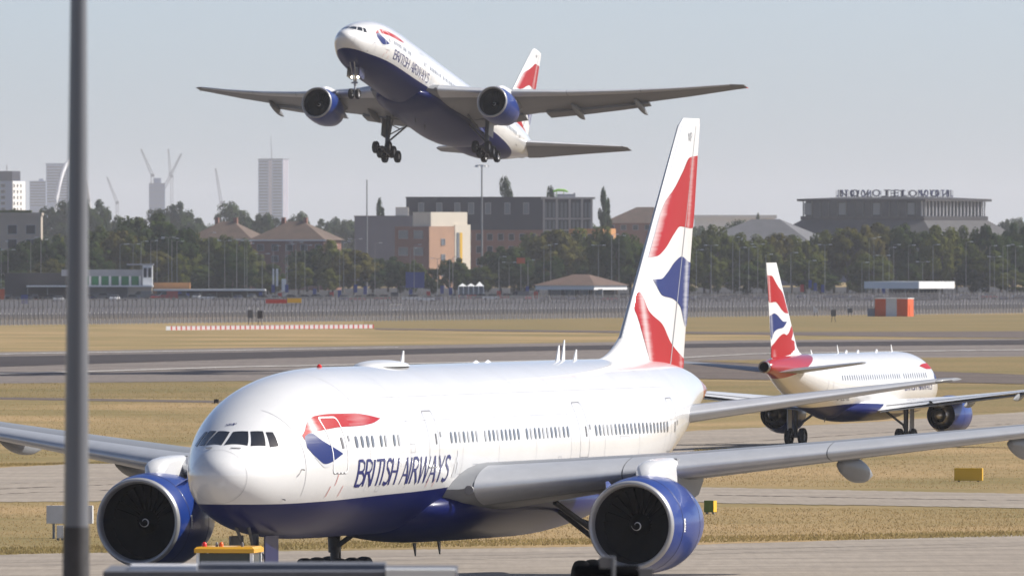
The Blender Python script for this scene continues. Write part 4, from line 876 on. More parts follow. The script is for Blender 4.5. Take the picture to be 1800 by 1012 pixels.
# undergrowth row in front
for i in range(38):
    u = -20 + i * 49 + random.uniform(-14, 14)
    if 630 < u < 720 or 745 < u < 850: continue
    near.append((u, 462 + random.uniform(-26, 24), random.uniform(40, 92), 3340 + random.uniform(-20, 20), random.choice('bdacdf')))
near.sort(key=lambda t: t[0])
for i, (u, v, wd, Z, k) in enumerate(near):
    tree(u, v, Z, k, wd, '%s behind the car park, %s tree from the left in the belt' % (WORDS[k], nth(i)), 'belt of trees behind the car park')
far = [(20, 362, 60, 'd'), (62, 358, 60, 'b'), (98, 344, 70, 'b'), (128, 332, 80, 'b'), (160, 336, 66, 'b'), (186, 358, 60, 'd'), (212, 372, 60, 'c'), (300, 340, 62, 'b'), (276, 362, 60, 'd'), (330, 364, 60, 'd'), (360, 372, 60, 'b'), (405, 350, 78, 'd'), (440, 364, 60, 'b'), (470, 370, 56, 'd'), (500, 372, 56, 'b'), (530, 368, 60, 'd'), (562, 374, 56, 'b'), (590, 378, 56, 'd'), (616, 372, 56, 'b'), (650, 378, 60, 'd'), (690, 376, 60, 'b'), (668, 347, 20, 'e'), (888, 308, 30, 'e'), (968, 324, 20, 'e'), (1062, 328, 28, 'e'), (1110, 372, 60, 'b'), (1150, 378, 60, 'b'), (1190, 386, 60, 'd'), (1230, 388, 60, 'b'), (1290, 392, 60, 'd'), (1350, 394, 60, 'b'), (1400, 390, 60, 'd'), (1760, 374, 40, 'b'), (1790, 378, 50, 'd'), (1815, 372, 40, 'b'), (1334, 362, 14, 'g'), (1655, 345, 0, 'g')]
far = [f for f in far if f[2] > 0] + [(i * 52 + random.uniform(-15, 15), 386 + random.uniform(-8, 10), 70, random.choice('bd')) for i in range(35)]
far.sort(key=lambda t: t[0])
for i, (u, v, wd, k) in enumerate(far):
    Z = 5300 + random.uniform(-300, 500) if k != 'e' else 4300
    tree(u, v, Z, k, wd * 1.1, '%s on the hazy skyline, %s of the distant trees from the left' % (WORDS[k], nth(i)), 'distant trees on the skyline')

# ------------------------------------------------------------------ buildings
def bmat(name, col, var=.12, rough=.8, **k): mat(name, col, rough, var=var, vscale=.25, **k)
bmat('tan_concrete', (.40, .34, .27)); bmat('pale_render', (.72, .70, .67), .06); bmat('slate_cladding', (.13, .13, .165)); bmat('red_brick', (.22, .105, .075), .2); bmat('sunlit_brick', (.46, .27, .17)); bmat('cream_render', (.70, .62, .50), .05)
bmat('navy_cladding', (.022, .023, .038)); bmat('brown_tile', (.115, .078, .056), .3); bmat('grey_tile', (.12, .12, .128), .2); bmat('grey_metal', (.30, .30, .32)); bmat('orange_brick', (.50, .24, .09)); bmat('dark_timber', (.05, .045, .045)); mat('arch_steel', (.5, .5, .52), .5); bmat('haze_tinted_concrete', (.23, .28, .40)); bmat('pink_cladding', (.46, .40, .42)); bmat('hotel_dark', (.022, .020, .023)); bmat('hotel_roof', (.055, .053, .055), .25); mat('shaded_column', (.06, .06, .063), .6); bmat('dark_brown_tile', (.12, .075, .055), .2)  # skyline concrete carries blue distance haze in its own colour
mat('dark_glass', (.02, .023, .03), .15, spec=.3); mat('pale_glass', (.14, .16, .18), .12); mat('frame_grey', (.35, .35, .37), .5); mat('door_green', (.012, .17, .055), .5, var=.2, vscale=1); mat('white_metal', (.75, .75, .74), .4, var=.05); mat('grey_post', (.22, .22, .22), .5, metal=.1, var=.15, vscale=2); mat('sign_blue', (.02, .045, .22), .5); mat('sign_red', (.45, .03, .02), .5); mat('sign_yellow', (.72, .42, .02), .5); mat('safety_orange', (.62, .095, .015), .55, var=.12, vscale=1); mat('shade_white', (.62, .62, .64), .6, var=.1, vscale=1); mat('letter_blue', (.008, .012, .06), .5, spec=.1)

class Bld:
    """building in local axes: x along the front, y depth (away), z up; root placed at the near-left corner"""
    def __init__(s, name, label, u, Z, rz=0, cat='building'):
        s.root = empty(name, ((u - 900) * Z / F, Z, 0), rz); tag(s.root, label, cat); s.Z = Z; s.k = Z / F
    def h(s, v): return H - (v - VH) * s.k
    def w(s, px): return px * s.k
    def part(s, name, mt, mb, smooth=False): return mb.build(name, mt, s.root, smooth)
    def block(s, name, mt, x0, x1, y0, y1, z0, z1): return s.part(name, mt, MB().span(x0, x1, y0, y1, z0, z1))
    def window(s, x0, x1, z0, z1, y=0, mt='dark_glass', fr='frame_grey', face='front'):
        if face == 'front':
            o = s.part('window', mt, MB().span(x0, x1, y - .06, y - .02, z0, z1)); f = .12
            MB().span(x0 - f, x1 + f, y - .16, y - .01, z1, z1 + f).span(x0 - f, x1 + f, y - .2, y - .01, z0 - f, z0).span(x0 - f, x0, y - .16, y - .01, z0, z1).span(x1, x1 + f, y - .16, y - .01, z0, z1).build('frame', fr, o)
        else:   # right-hand face, y is then the x of the face, x0..x1 run in depth
            o = s.part('window', mt, MB().span(y + .02, y + .06, x0, x1, z0, z1)); f = .12
            MB().span(y + .01, y + .16, x0 - f, x1 + f, z1, z1 + f).span(y + .01, y + .2, x0 - f, x1 + f, z0 - f, z0).span(y + .01, y + .16, x0 - f, x0, z0, z1).span(y + .01, y + .16, x1, x1 + f, z0, z1).build('frame', fr, o)
    def hip(s, name, mt, x0, x1, y0, y1, ze, zr, inset, over=.5):
        x0 -= over; x1 += over; y0 -= over; y1 += over; ym = (y0 + y1) / 2
        return s.part(name, mt, MB().add([(x0, y0, ze), (x1, y0, ze), (x1, y1, ze), (x0, y1, ze), (x0 + inset, ym, zr), (x1 - inset, ym, zr)], [(0, 1, 5, 4), (2, 3, 4, 5), (1, 2, 5), (3, 0, 4), (3, 2, 1, 0)]))

# tan office block at the left edge
b = Bld('office_block', 'tan concrete office block with dark windows at the left edge', -90, 3560); W = b.w(162); T = b.h(379)
b.block('wall', 'tan_concrete', 0, W, 0, 14, 0, T); b.block('parapet', 'tan_concrete', -.3, W + .3, -.3, 14.3, T, T + .9); b.block('roof_planting', 'foliage_mid', 1, W - 3, 2, 10, T + .9, T + 1.6)
for r_ in range(5):
    for c_ in range(5):
        x = 1.2 + c_ * 5.4; z1 = b.h(396) - r_ * 4.2; b.window(x, x + 2.6, z1 - 2.5, z1)
# white tower block
b = Bld('tower_block', 'white residential tower block with a dark top on the far left skyline', -50, 8000, R(-24)); s_ = b.w(80); T = b.h(318)
b.block('wall', 'haze_tinted_concrete', 0, s_, 0, s_ * .62, 0, T); b.block('crown_storey', 'navy_cladding', -.2, s_ * .999, -.2, s_ * .40, T, b.h(301)); b.block('side_wall', 'pale_render', s_, s_ + .25, .2, s_ * .62, 0, T - .3)  # right face sheathed paler: sunlight put into the wall colour
for r_ in range(13):
    for c_ in range(3): b.window(1.2 + c_ * 5, 3.0 + c_ * 5, T - 4.2 - r_ * 3.9, T - 2.2 - r_ * 3.9, s_ + .25, 'dark_glass', 'pale_render', 'side')
for r_ in range(13):
    for c_ in range(4): b.window(2 + c_ * 6.6, 5 + c_ * 6.6, T - 4.2 - r_ * 3.9, T - 2.2 - r_ * 3.9, 0)
MB().tube([(s_ * .8, 4, T), (s_ * .8, 4, b.h(290))], .3, 6).build('mast', 'grey_metal', b.root)
# hazy slabs and arch
b = Bld('tower_block', 'hazy blue-grey lower slab block beside the arch', 52, 17000); b.block('wall', 'haze_tinted_concrete', 0, b.w(29), 0, 18, 0, b.h(318)); b.block('plant_room', 'haze_tinted_concrete', b.w(16), b.w(24), 3, 12, b.h(318), b.h(314))
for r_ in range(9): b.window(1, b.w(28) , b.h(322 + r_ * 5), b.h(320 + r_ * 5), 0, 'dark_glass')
b = Bld('tower_block', 'hazy blue-grey taller slab block behind the arch', 81, 17400); b.block('wall', 'haze_tinted_concrete', 0, b.w(40), 0, 20, 0, b.h(289)); b.block('roof_edge', 'haze_tinted_concrete', -1, b.w(40) + 1, -1, 21, b.h(289), b.h(287))
for r_ in range(13): b.window(1.5, b.w(38), b.h(295 + r_ * 5), b.h(293 + r_ * 5), 0, 'dark_glass')
b = Bld('stadium_arch', 'pale steel arch on the hazy skyline half hidden by the near post', 128, 15500, 0, 'arch'); hw_ = b.w(31); hh = b.h(281)
MB().tube([(hw_ * math.cos(t), 26 * math.cos(t) * 3, hh * math.sin(t) + .5) for t in np.linspace(0, PI, 40)], 2.6, 10).build('arch_tube', 'arch_steel', b.root, smooth=60)
MB().tube([(hw_ * .96 * math.cos(t), 26 * math.cos(t) * 3, hh * .97 * math.sin(t) + .5) for t in np.linspace(0, PI, 40)], .9, 8).build('inner_chord', 'white_metal', b.root, smooth=60)
def crane(u0, v0, u1, v1, ub, Z, label):
    """luffing tower crane: mast at ub, jib from (u0,v0) up to (u1,v1)"""
    root = empty('tower_crane', ((ub - 900) * Z / F, Z, 0)); tag(root, label, 'crane'); k = Z / F
    P = lambda u, v: Vector(((u - ub) * k, 0, H - (v - VH) * k)); a, c = P(u0, v0), P(u1, v1); wd = 1.7
    mb = MB()
    for sx in (-wd, wd):
        for sy in (-wd, wd): mb.tube([(sx, sy, 0), (sx, sy, a.z)], .42, 5)
    n = int(a.z / 5)
    for i in range(n): mb.tube([(-wd, -wd, i * a.z / n), (wd, -wd, (i + 1) * a.z / n)], .2, 4)
    mb.build('mast', 'grey_metal', root); d = c - a; n = max(4, int(d.length / 4)); j = MB(); nrm = Vector((-d.z, 0, d.x))  .normalized() * 1.7
    for q in (-1, 1): j.tube([a + nrm * q, c + nrm * q * .4], .5, 5)
    for i in range(n): j.tube([a + d * (i / n) + nrm * (1 - .6 * i / n), a + d * ((i + 1) / n) - nrm * (1 - .6 * (i + 1) / n)], .2, 4)
    j.build('jib', 'grey_metal', root)
    MB().span(-2.5, 2.5, -1.5, 1.5, a.z - 2, a.z + 1.5).build('cab', 'grey_metal', root)
crane(286, 336, 319, 270, 286, 15700, 'dark luffing crane leaning right beside the half-built tower')
crane(268, 308, 248, 262, 268, 15800, 'pale luffing crane leaning left above the half-built tower')
crane(206, 356, 188, 311, 206, 17000, 'faint slanted crane right of the near post')
crane(389, 356, 379, 296, 390, 16500, 'thin crane standing alone between two tree clumps')
crane(300, 310, 296, 262, 302, 18000, 'faintest upright crane behind the half-built tower')
b = Bld('unfinished_tower', 'half-built hazy tower under the cranes', 262, 15500); W = b.w(28); T = b.h(322); b.block('core', 'haze_tinted_concrete', 0, W, 0, 14, 0, T); b.block('lift_shaft', 'haze_tinted_concrete', W * .3, W * .75, 3, 9, T, b.h(313))
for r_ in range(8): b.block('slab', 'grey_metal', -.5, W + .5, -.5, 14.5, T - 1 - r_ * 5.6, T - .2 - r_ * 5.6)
b = Bld('glass_tower', 'tall hazy blue tower with a pinkish centre strip on the skyline', 454, 16000, R(-12)); W = b.w(44); T = b.h(281); b.block('wall', 'haze_tinted_concrete', 0, W, 0, b.w(46), 0, T)
b.block('centre_strip', 'pink_cladding', W * .42, W * .56, -.5, 0, 0, T - .5); b.block('crown', 'slate_cladding', -.4, W + .4, -.4, b.w(46) + .4, T, T + 1.6)
for c_ in range(3): b.block('pier', 'pink_cladding', W, W + .5, 3 + c_ * 11, 8 + c_ * 11, 0, T - .2)
for r_ in range(28): b.window(1, W * .39, T - 3.4 - r_ * 4.0, T - 1.6 - r_ * 4.0, 0); b.window(W * .6, W - 1, T - 3.4 - r_ * 4.0, T - 1.6 - r_ * 4.0, 0)
MB().tube([(W * .5, 8, T + 1.6), (W * .46, 8, b.h(238))], [.7, .3], 6).build('roof_mast', 'grey_metal', b.root)

# brown roofed blocks
for (u0, u1, ve, vr, lab, Z, ins) in ((326, 470, 421, 389, 'left brick block with a long brown hipped roof', 3780, 9.5), (438, 604, 422, 389, 'right brick block with a brown hipped roof and lit end', 3700, 10.5)):
    b = Bld('brick_block', lab + ' above the trees', u0 + 4, Z, R(-20)); W = b.w(u1 - u0) * .82; D = 15
    b.block('wall', 'red_brick', 0, W, 0, D, 0, b.h(ve)); b.hip('roof', 'brown_tile', 0, W, 0, D, b.h(ve), b.h(vr), ins, 1.0); b.block('gutter', 'white_metal', -1.05, W + 1.05, -1.15, -1.0, b.h(ve) - .25, b.h(ve) + .1)
    for c_ in range(5):
        for r_ in range(3): b.window(2 + c_ * W / 5, 4 + c_ * W / 5, b.h(ve) - 3.2 - r_ * 3.4, b.h(ve) - 1.4 - r_ * 3.4)
    for c_ in range(2): b.window(3 + c_ * 6, 5 + c_ * 6, b.h(ve) - 3.2, b.h(ve) - 1.4, W, 'dark_glass', 'frame_grey', 'side')
    for q in (.3, .6): MB().span(W * q, W * q + 1.2, D / 2 - .5, D / 2 + .5, b.h(vr) - 1, b.h(vr) + 1.2).build('chimney', 'red_brick', b.root)
# grey and brick offices
b = Bld('grey_block', 'plain grey-violet clad block left of the brick office', 623, 4050); b.block('wall', 'slate_cladding', 0, b.w(150), 0, 20, 0, b.h(381)); b.block('parapet', 'slate_cladding', -.2, b.w(150) + .2, -.2, 20.2, b.h(381), b.h(379))
b.block('plant_room', 'cream_render', b.w(72), b.w(95), 5, 12, b.h(379), b.h(364))
b = Bld('brick_office', 'brick office with a sunlit salmon and cream side wall', 694, 3900, R(-50)); W = b.w(60) / math.cos(R(50)); D = b.w(72) / math.sin(R(50)); T = b.h(398)
b.block('wall', 'red_brick', 0, W, 0, D, 0, T); b.block('side_wall', 'sunlit_brick', W, W + .2, .1, D * .62, 0, T - .1); b.block('side_panel', 'cream_render', W, W + .3, D * .62 + .05, D, 0, T + .6); b.block('yellow_panel', 'sign_yellow', W + .3, W + .4, D * .74, D * .80, b.h(470), T - 2); b.block('glass_strip', 'pale_glass', W + .3, W + .4, D * .66, D * .72, b.h(478), T - 2)  # side wall is the same brick with sunlight mixed into its colour
b.block('stair_block', 'cream_render', W * .45, W - .3, 1.2, D * .95, T, b.h(373))
for r_ in range(4):
    for c_ in range(2): b.window(2.2 + c_ * 7.6, 6.6 + c_ * 7.6, b.h(419) - r_ * 5.4, b.h(409) + .6 - r_ * 5.4, 0, 'pale_glass')
    b.window(D * .3, D * .38, b.h(430) - r_ * 5, b.h(420) - r_ * 5, W + .2, 'pale_glass', 'frame_grey', 'side')
b = Bld('dark_office', 'long dark navy clad office with brick lower floors', 716, 4180, R(-4)); W = b.w(240)
b.block('wall', 'red_brick', 0, W, 0, 22, 0, b.h(404)); b.block('upper_floors', 'navy_cladding', -.4, W + .4, -.4, 22.4, b.h(404), b.h(348)); b.block('parapet', 'navy_cladding', -.6, W + .6, -.6, 22.6, b.h(348), b.h(346))
for u in (20, 52, 84, 108, 138, 172, 205): b.window(b.w(u), b.w(u + 9), b.h(376), b.h(357), -.4, 'pale_glass')
for u in range(8, 236, 19):
    for r_ in range(3): b.window(b.w(u), b.w(u + 9), b.h(422 + r_ * 22), b.h(411 + r_ * 22), 0)
b = Bld('glazed_block', 'glazed grey-framed office block at the end of the dark office', 956, 4120); W = b.w(84); T = b.h(350)
b.block('wall', 'navy_cladding', 0, W, .6, 20, 0, T); b.block('roof_slab', 'grey_metal', -1, W + 1.2, -.8, 20, T, b.h(346.5))
for q in (0, .27, .54, .8, 1): b.block('column', 'grey_metal', W * q - .35, W * q + .35, -.3, .3, 0, T)
for r_ in range(2):
    b.block('floor_band', 'grey_metal', 0, W, .2, .58, b.h(386 + r_ * 20), b.h(383 + r_ * 20))
    for q in range(12): b.part('pane', 'pale_glass', MB().span(W * q / 12 + .3, W * (q + 1) / 12 - .3, .45, .57, b.h(382 + r_ * 20), b.h(356 + r_ * 32)))
MB().span(W * .28, W * .62, 4, 8, b.h(346), b.h(341)).span(W * .62, W * .66, 4, 5, b.h(346), b.h(339)).build('roof_plant', 'grey_metal', b.root)
mat('lime', (.25, .55, .04), .5); tag(MB().tube([(-2.4, 0, 1.0), (-1, .3, 1.4), (1.4, .2, 1.3), (2.6, 0, .8)], [.3, .45, .4, .25], 8).tube([(-1.4, 0, -1.0), (-1.2, 0, 1.4)], .15, 6).tube([(1.2, 0, -1.0), (1.1, 0, 1.2)], .15, 6).build('roof_machine', 'lime', None, smooth=60), 'lime green machine on the roof of the glazed block', 'machine').location = at(985, 346.5, 4126) + Vector((0, 0, 1.0))
b = Bld('orange_wing', 'low orange brick wing with dark openings below the glazed block', 1000, 3960, R(-30)); W = b.w(58) / math.cos(R(30)); b.block('wall', 'orange_brick', 0, W, 0, 9, 0, b.h(402)); b.block('side_wall', 'orange_brick', W, W + .15, .1, 8.9, 0, b.h(402) - .1)
for c_ in range(4): b.window(1 + c_ * W / 4, 3 + c_ * W / 4, b.h(430), b.h(412), 0)
for c_ in range(2): b.window(1.5 + c_ * 4, 3 + c_ * 4, b.h(430), b.h(414), W + .15, 'dark_glass', 'frame_grey', 'side')
b = Bld('brick_block', 'hazy block with a low reddish roof beyond the dark office', 1062, 4700, R(-15)); W = b.w(130); b.block('wall', 'red_brick', 0, W, 0, 16, 0, b.h(392)); b.hip('roof', 'brown_tile', 0, W, 0, 16, b.h(392), b.h(364), 12, 1)
for c_ in range(6): b.window(2 + c_ * W / 6, 4 + c_ * W / 6, b.h(404), b.h(396), 0)
b = Bld('warehouse', 'long pale flat-roofed shed on the hazy skyline right of the tail fin', 1222, 6200); b.block('wall', 'pale_render', 0, b.w(140), 0, 30, 0, b.h(384)); b.block('roof', 'pale_render', -1, b.w(140) + 1, -1, 31, b.h(384), b.h(378))
b = Bld('grey_roofed_hall', 'hall with a broad grey hipped roof left of the hotel', 1236, 4150, R(-18)); W = b.w(190); b.block('wall', 'slate_cladding', 0, W, 0, 26, 0, b.h(424)); b.hip('roof', 'grey_tile', 0, W, 0, 26, b.h(424), b.h(385), 15, 1.4); b.block('gutter', 'white_metal', -1.4, W + 1.4, -1.56, -1.4, b.h(424) - .3, b.h(424) + .25)
for c_ in range(7): b.window(2 + c_ * W / 7, 5 + c_ * W / 7, b.h(440), b.h(430), 0)

# hotel: glazed upper storey, low hipped roof, broad skirt roof, letter signs on all four sides
Zh = 4520; th = R(29); b = Bld('hotel', 'dark hotel with glazed top storey, hipped roofs and letter signs on top', 1411, Zh, -th); A = b.w(208) / math.cos(th); D = b.w(118) / math.sin(th)
ze, zg = b.h(354), b.h(380)
b.block('core', 'hotel_dark', 1.6, A - 1.6, 1.6, D - 1.6, 0, zg); b.block('band', 'hotel_dark', -.6, A + .6, -.6, D + .6, zg - 1.4, zg)
b.part('glazing_core', 'dark_glass', MB().span(.8, A - .8, .8, D - .8, zg, ze))
for q in range(15): b.block('column', 'shaded_column', A * q / 14 - .16, A * q / 14 + .16, .3, .75, zg, ze)  # front columns coloured darker for the shaded side, right-hand ones kept lighter
for q in range(19): b.block('column', 'frame_grey', A - .75, A - .3, D * q / 18 - .22, D * q / 18 + .22, zg, ze)
for q in range(14): b.part('pane', 'pale_glass' if q % 4 == 0 else 'dark_glass', MB().span(A * q / 14 + .35, A * (q + 1) / 14 - .35, .62, .78, zg + .5, ze - .6))
b.block('eave', 'hotel_dark', -1.6, A + 1.6, -1.6, D + 1.6, ze, ze + .9)
b.part('upper_roof', 'hotel_dark', MB().add([(-1.2, -1.2, ze + .9), (A + 1.2, -1.2, ze + .9), (A + 1.2, D + 1.2, ze + .9), (-1.2, D + 1.2, ze + .9), (A * .18, D * .18, b.h(347)), (A * .82, D * .18, b.h(347)), (A * .82, D * .82, b.h(347)), (A * .18, D * .82, b.h(347))], [(0, 1, 5, 4), (1, 2, 6, 5), (2, 3, 7, 6), (3, 0, 4, 7), (4, 5, 6, 7)]))
zs_ = b.h(420); e = 10
b.part('skirt_roof', 'hotel_roof', MB().add([(-e, -e, zs_), (A + e, -e, zs_), (A + e, D + e, zs_), (-e, D + e, zs_), (-.3, -.3, zg - 1.4), (A + .3, -.3, zg - 1.4), (A + .3, D + .3, zg - 1.4), (-.3, D + .3, zg - 1.4)], [(0, 1, 5, 4), (1, 2, 6, 5), (2, 3, 7, 6), (3, 0, 4, 7), (3, 2, 1, 0)]))
b.block('lower_wall', 'slate_cladding', -e + 1, A + e - 1, -e + 1, D + e - 1, 0, zs_ - .05)
b.block('gutter', 'white_metal', -e - .2, A + e + .2, -e - .25, -e - .05, zs_ - .5, zs_ + .1)
def text_mesh(name, body, size, depth, matn):
    cu = bpy.data.curves.new('letters', 'FONT'); cu.body = body; cu.size = size; cu.extrude = depth; cu.align_x = 'CENTER'; cu.space_character = 1.55; cu.offset = .03
    o = bpy.data.objects.new('letters', cu); sc.collection.objects.link(o); dg = bpy.context.evaluated_depsgraph_get(); me = bpy.data.meshes.new_from_object(o.evaluated_get(dg)); bpy.data.objects.remove(o)
    me.name = name; me.materials.clear(); me.materials.append(M(matn)); return me
zt0, zt1 = b.h(346), b.h(334); lh = (zt1 - zt0) / .72; me = text_mesh('sign_letters', 'NOVOTEL', lh, .12, 'letter_blue')
m_, n_ = .16, .84
wtxt = max(v.co.x for v in me.vertices) - min(v.co.x for v in me.vertices); kx = A * .56 / wtxt
for (x, y, rz) in ((A * .5, D * m_, 0), (A * n_, D * .5, PI / 2), (A * .5, D * n_, PI), (A * m_, D * .5, -PI / 2)):
    o = link('sign_letters', me, b.root, (x, y, zt0 + .2)); o.rotation_euler = (PI / 2, 0, rz); o.scale = (kx, 1, 1)
    hl = A * .29; fr = MB().span(-hl, hl, .15, .25, -.25, -.1)
    for q in range(8): fr.span(-hl + q * hl * 2 / 7 - .06, -hl + q * hl * 2 / 7 + .06, .15, .27, -1.0, zt1 - zt0 - .3)
    f = fr.build('sign_frame', 'hotel_dark', b.root); f.location = (x, y, zt0 + .2); f.rotation_euler = (0, 0, rz)

# terminal car-park buildings in the middle distance
Z3 = 3010
b = Bld('pavilion', 'low pavilion with a brown pyramid roof and white fascia beyond the fence', 944, Z3, R(-30)); s_ = b.w(156) / (math.cos(R(30)) + math.sin(R(30))); ze = b.h(509)
b.block('wall', 'dark_timber', 2, s_ - 2, 2, s_ - 2, 0, ze); b.block('fascia', 'white_metal', -.3, s_ + .3, -.3, s_ + .3, ze, ze + 1.1)
b.hip('roof', 'dark_brown_tile', 0, s_, 0, s_, ze + 1.1, b.h(482), s_ * .42, .8)
for q in range(6): MB().tube([(s_ * q / 5, .3, 0), (s_ * q / 5, .3, ze)], .12, 6).build('column', 'grey_post', b.root)
for q in range(4): b.window(3 + q * 4, 5.6 + q * 4, .8, 2.6, 2, 'pale_glass')
b = Bld('flat_canopy', 'flat white shelter canopy on posts behind the red and white cabin', 1519, 2960, R(-36)); W = b.w(94) / math.cos(R(36)); D = b.w(66) / math.sin(R(36)); b.block('roof', 'white_metal', 0, W, 0, D, b.h(507), b.h(494.5))
b.block('back_wall', 'dark_glass', 1, W - 1, D * .6, D * .62, 0, b.h(507))
for q in range(5):
    for yy in (.5, D - .5): MB().tube([(W * q / 4 * .96 + .2, yy, 0), (W * q / 4 * .96 + .2, yy, b.h(507))], .13, 6).build('column', 'grey_post', b.root)
b = Bld('depot', 'grey depot building with green shutter doors behind the near post', 48, 3050); T = b.h(474)
b.block('wall', 'grey_metal', b.w(104), b.w(204), 0, 12, 0, b.h(485)); b.block('fascia', 'grey_metal', b.w(60), b.w(205), -.5, 12.5, b.h(485), T); b.block('dark_wing', 'dark_timber', b.w(-40), b.w(104), 1, 10, 0, b.h(480))
for q in range(7):
    u = 78 + q * 17.6; d_ = b.part('shutter_door', 'door_green', MB().span(b.w(u), b.w(u + 12), -.12, -.04, b.h(501), b.h(485.5)))
    for r_ in range(5): MB().span(b.w(u), b.w(u + 12), -.15, -.12, b.h(501 - r_ * 3), b.h(500.5 - r_ * 3)).build('shutter_rib', 'door_green', d_)
    b.block('pier', 'pale_render', b.w(u + 13), b.w(u + 16), -.3, 0, b.h(502), b.h(485))
b.block('cabin', 'white_metal', b.w(203), b.w(220), -1.5, 3, b.h(502), b.h(466)); b.block('cabin_roof', 'grey_metal', b.w(175), b.w(222), -1.7, 4, b.h(466), b.h(463.5))
for q in (205, 213): b.window(b.w(q), b.w(q + 5), b.h(487), b.h(471), -1.5)
b.block('canopy', 'white_metal', b.w(0), b.w(222), -6, .3, b.h(504), b.h(501.5)); b.block('brick_store', 'tan_concrete', b.w(178), b.w(220), -5, -.5, 0, b.h(504))
for q in (184, 194, 206): b.window(b.w(q), b.w(q + 5), b.h(527), b.h(519), -5)
for q in range(6): MB().tube([(b.w(q * 35 + 2), -5.6, 0), (b.w(q * 35 + 2), -5.6, b.h(504))], .1, 6).build('column', 'grey_post', b.root)
b = Bld('long_canopy', 'long low canopy with a thin pale roof edge over parked cars', 270, 3080); b.block('roof', 'white_metal', 0, b.w(196), 0, 10, b.h(511), b.h(508)); b.block('back_wall', 'dark_timber', .5, b.w(194), 9, 9.4, 0, b.h(511)); b.block('brick_kiosk', 'orange_brick', b.w(-2), b.w(62), 11, 16, 0, b.h(497))
for q in range(8): MB().tube([(b.w(q * 27 + 3), .5, 0), (b.w(q * 27 + 3), .5, b.h(511))], .09, 6).build('column', 'grey_post', b.root)
b = Bld('glazed_kiosk', 'small white glazed kiosk with red base among the cars', 806, 3060, 0, 'kiosk'); b.block('base', 'sign_red', 0, b.w(44), 0, 4, 0, b.h(518)); b.block('glazing', 'pale_glass', .2, b.w(44) - .2, .2, 3.8, b.h(518), b.h(503))
for q in range(6): b.block('mullion', 'white_metal', b.w(44) * q / 5 - .12, b.w(44) * q / 5 + .12, -.05, .25, b.h(518), b.h(503))
for q in range(3):
    x = b.w(7 + q * 15); MB().add([(x - 1.1, -.3, b.h(503)), (x + 1.1, -.3, b.h(503)), (x + 1.1, 4.2, b.h(503)), (x - 1.1, 4.2, b.h(503)), (x, 2, b.h(496 + (2 if q < 2 else -1)))], [(0, 1, 4), (1, 2, 4), (2, 3, 4), (3, 0, 4), (3, 2, 1, 0)]).build('roof', 'white_metal', b.root)

# ------------------------------------------------------------------ lamp posts and masts
def post(name, label, cat, group, u, vtop, Z, rad, double=False, head=True, m_='grey_post'):
    p = at(u, vtop, Z); root = empty(name, (p.x, Z, 0)); tag(root, label, cat, group)
    MB().tube([(0, 0, 0), (0, 0, p.z)], [rad, rad * .6], 8).build('pole', m_, root)
    if head:
        for s in ((-1, 1) if double else (1,)):
            MB().tube([(0, 0, p.z), (s * .5, 0, p.z + .15), (s * 1.2, 0, p.z + .2)], .06, 6).build('arm', m_, root); MB().box((s * 1.5, 0, p.z + .18), (.9, .35, .16)).build('lamp_head', 'white_metal', root)
    return root
LP = [(2, 425), (14, 440), (54, 418), (72, 422), (211, 430), (234, 430), (248, 425), (265, 424), (276, 420), (296, 418), (302, 420), (311, 425), (367, 410), (395, 424), (416, 424), (430, 425), (434, 429), (461, 447), (480, 433), (502, 427), (505, 430), (520, 427), (536, 432), (597, 428), (604, 425), (624, 421), (659, 428), (721, 437), (728, 431), (769, 455), (790, 456), (796, 452), (877, 452), (895, 462), (928, 458), (956, 432), (968, 430), (1052, 432), (1075, 413), (1088, 415), (1224, 440), (1250, 432), (1288, 418), (1300, 436), (1316, 435), (1332, 430), (1346, 448), (1390, 445), (1422, 459), (1450, 431), (1515, 462), (1528, 420), (1536, 418), (1552, 450), (1563, 436), (1571, 431), (1597, 432), (1622, 461), (1640, 431), (1698, 426), (1740, 433), (1748, 452), (1763, 433), (1771, 431), (1785, 434)]
for i, (u, v) in enumerate(LP):
    post('lamp_post', 'slender grey car park lamp post, %s from the left' % nth(i), 'lamp post', 'car park lamp posts', u, v, 3220 + random.uniform(-60, 90), random.uniform(.06, .10), double=(i % 4 == 1))
r_ = post('floodlight_mast', 'very tall slim pale mast left of the brick office', 'mast', None, 645, 316, 3400, .26, head=False)
r_ = post('floodlight_mast', 'tall floodlight mast with a ring of lamps below the climbing airliner', 'mast', None, 847, 291, 3400, .32, head=False)
p = at(847, 291, 3400)
for q in range(8): MB().box((1.6 * math.cos(q * PI / 4), 1.6 * math.sin(q * PI / 4), p.z - .2), (.7, .7, .5), 0, q * PI / 4).build('lamp_head', 'white_metal', r_)
MB().tube([(1.5 * math.cos(q * PI / 8), 1.5 * math.sin(q * PI / 8), p.z + .1) for q in range(17)], .12, 6).build('ring', 'grey_post', r_)

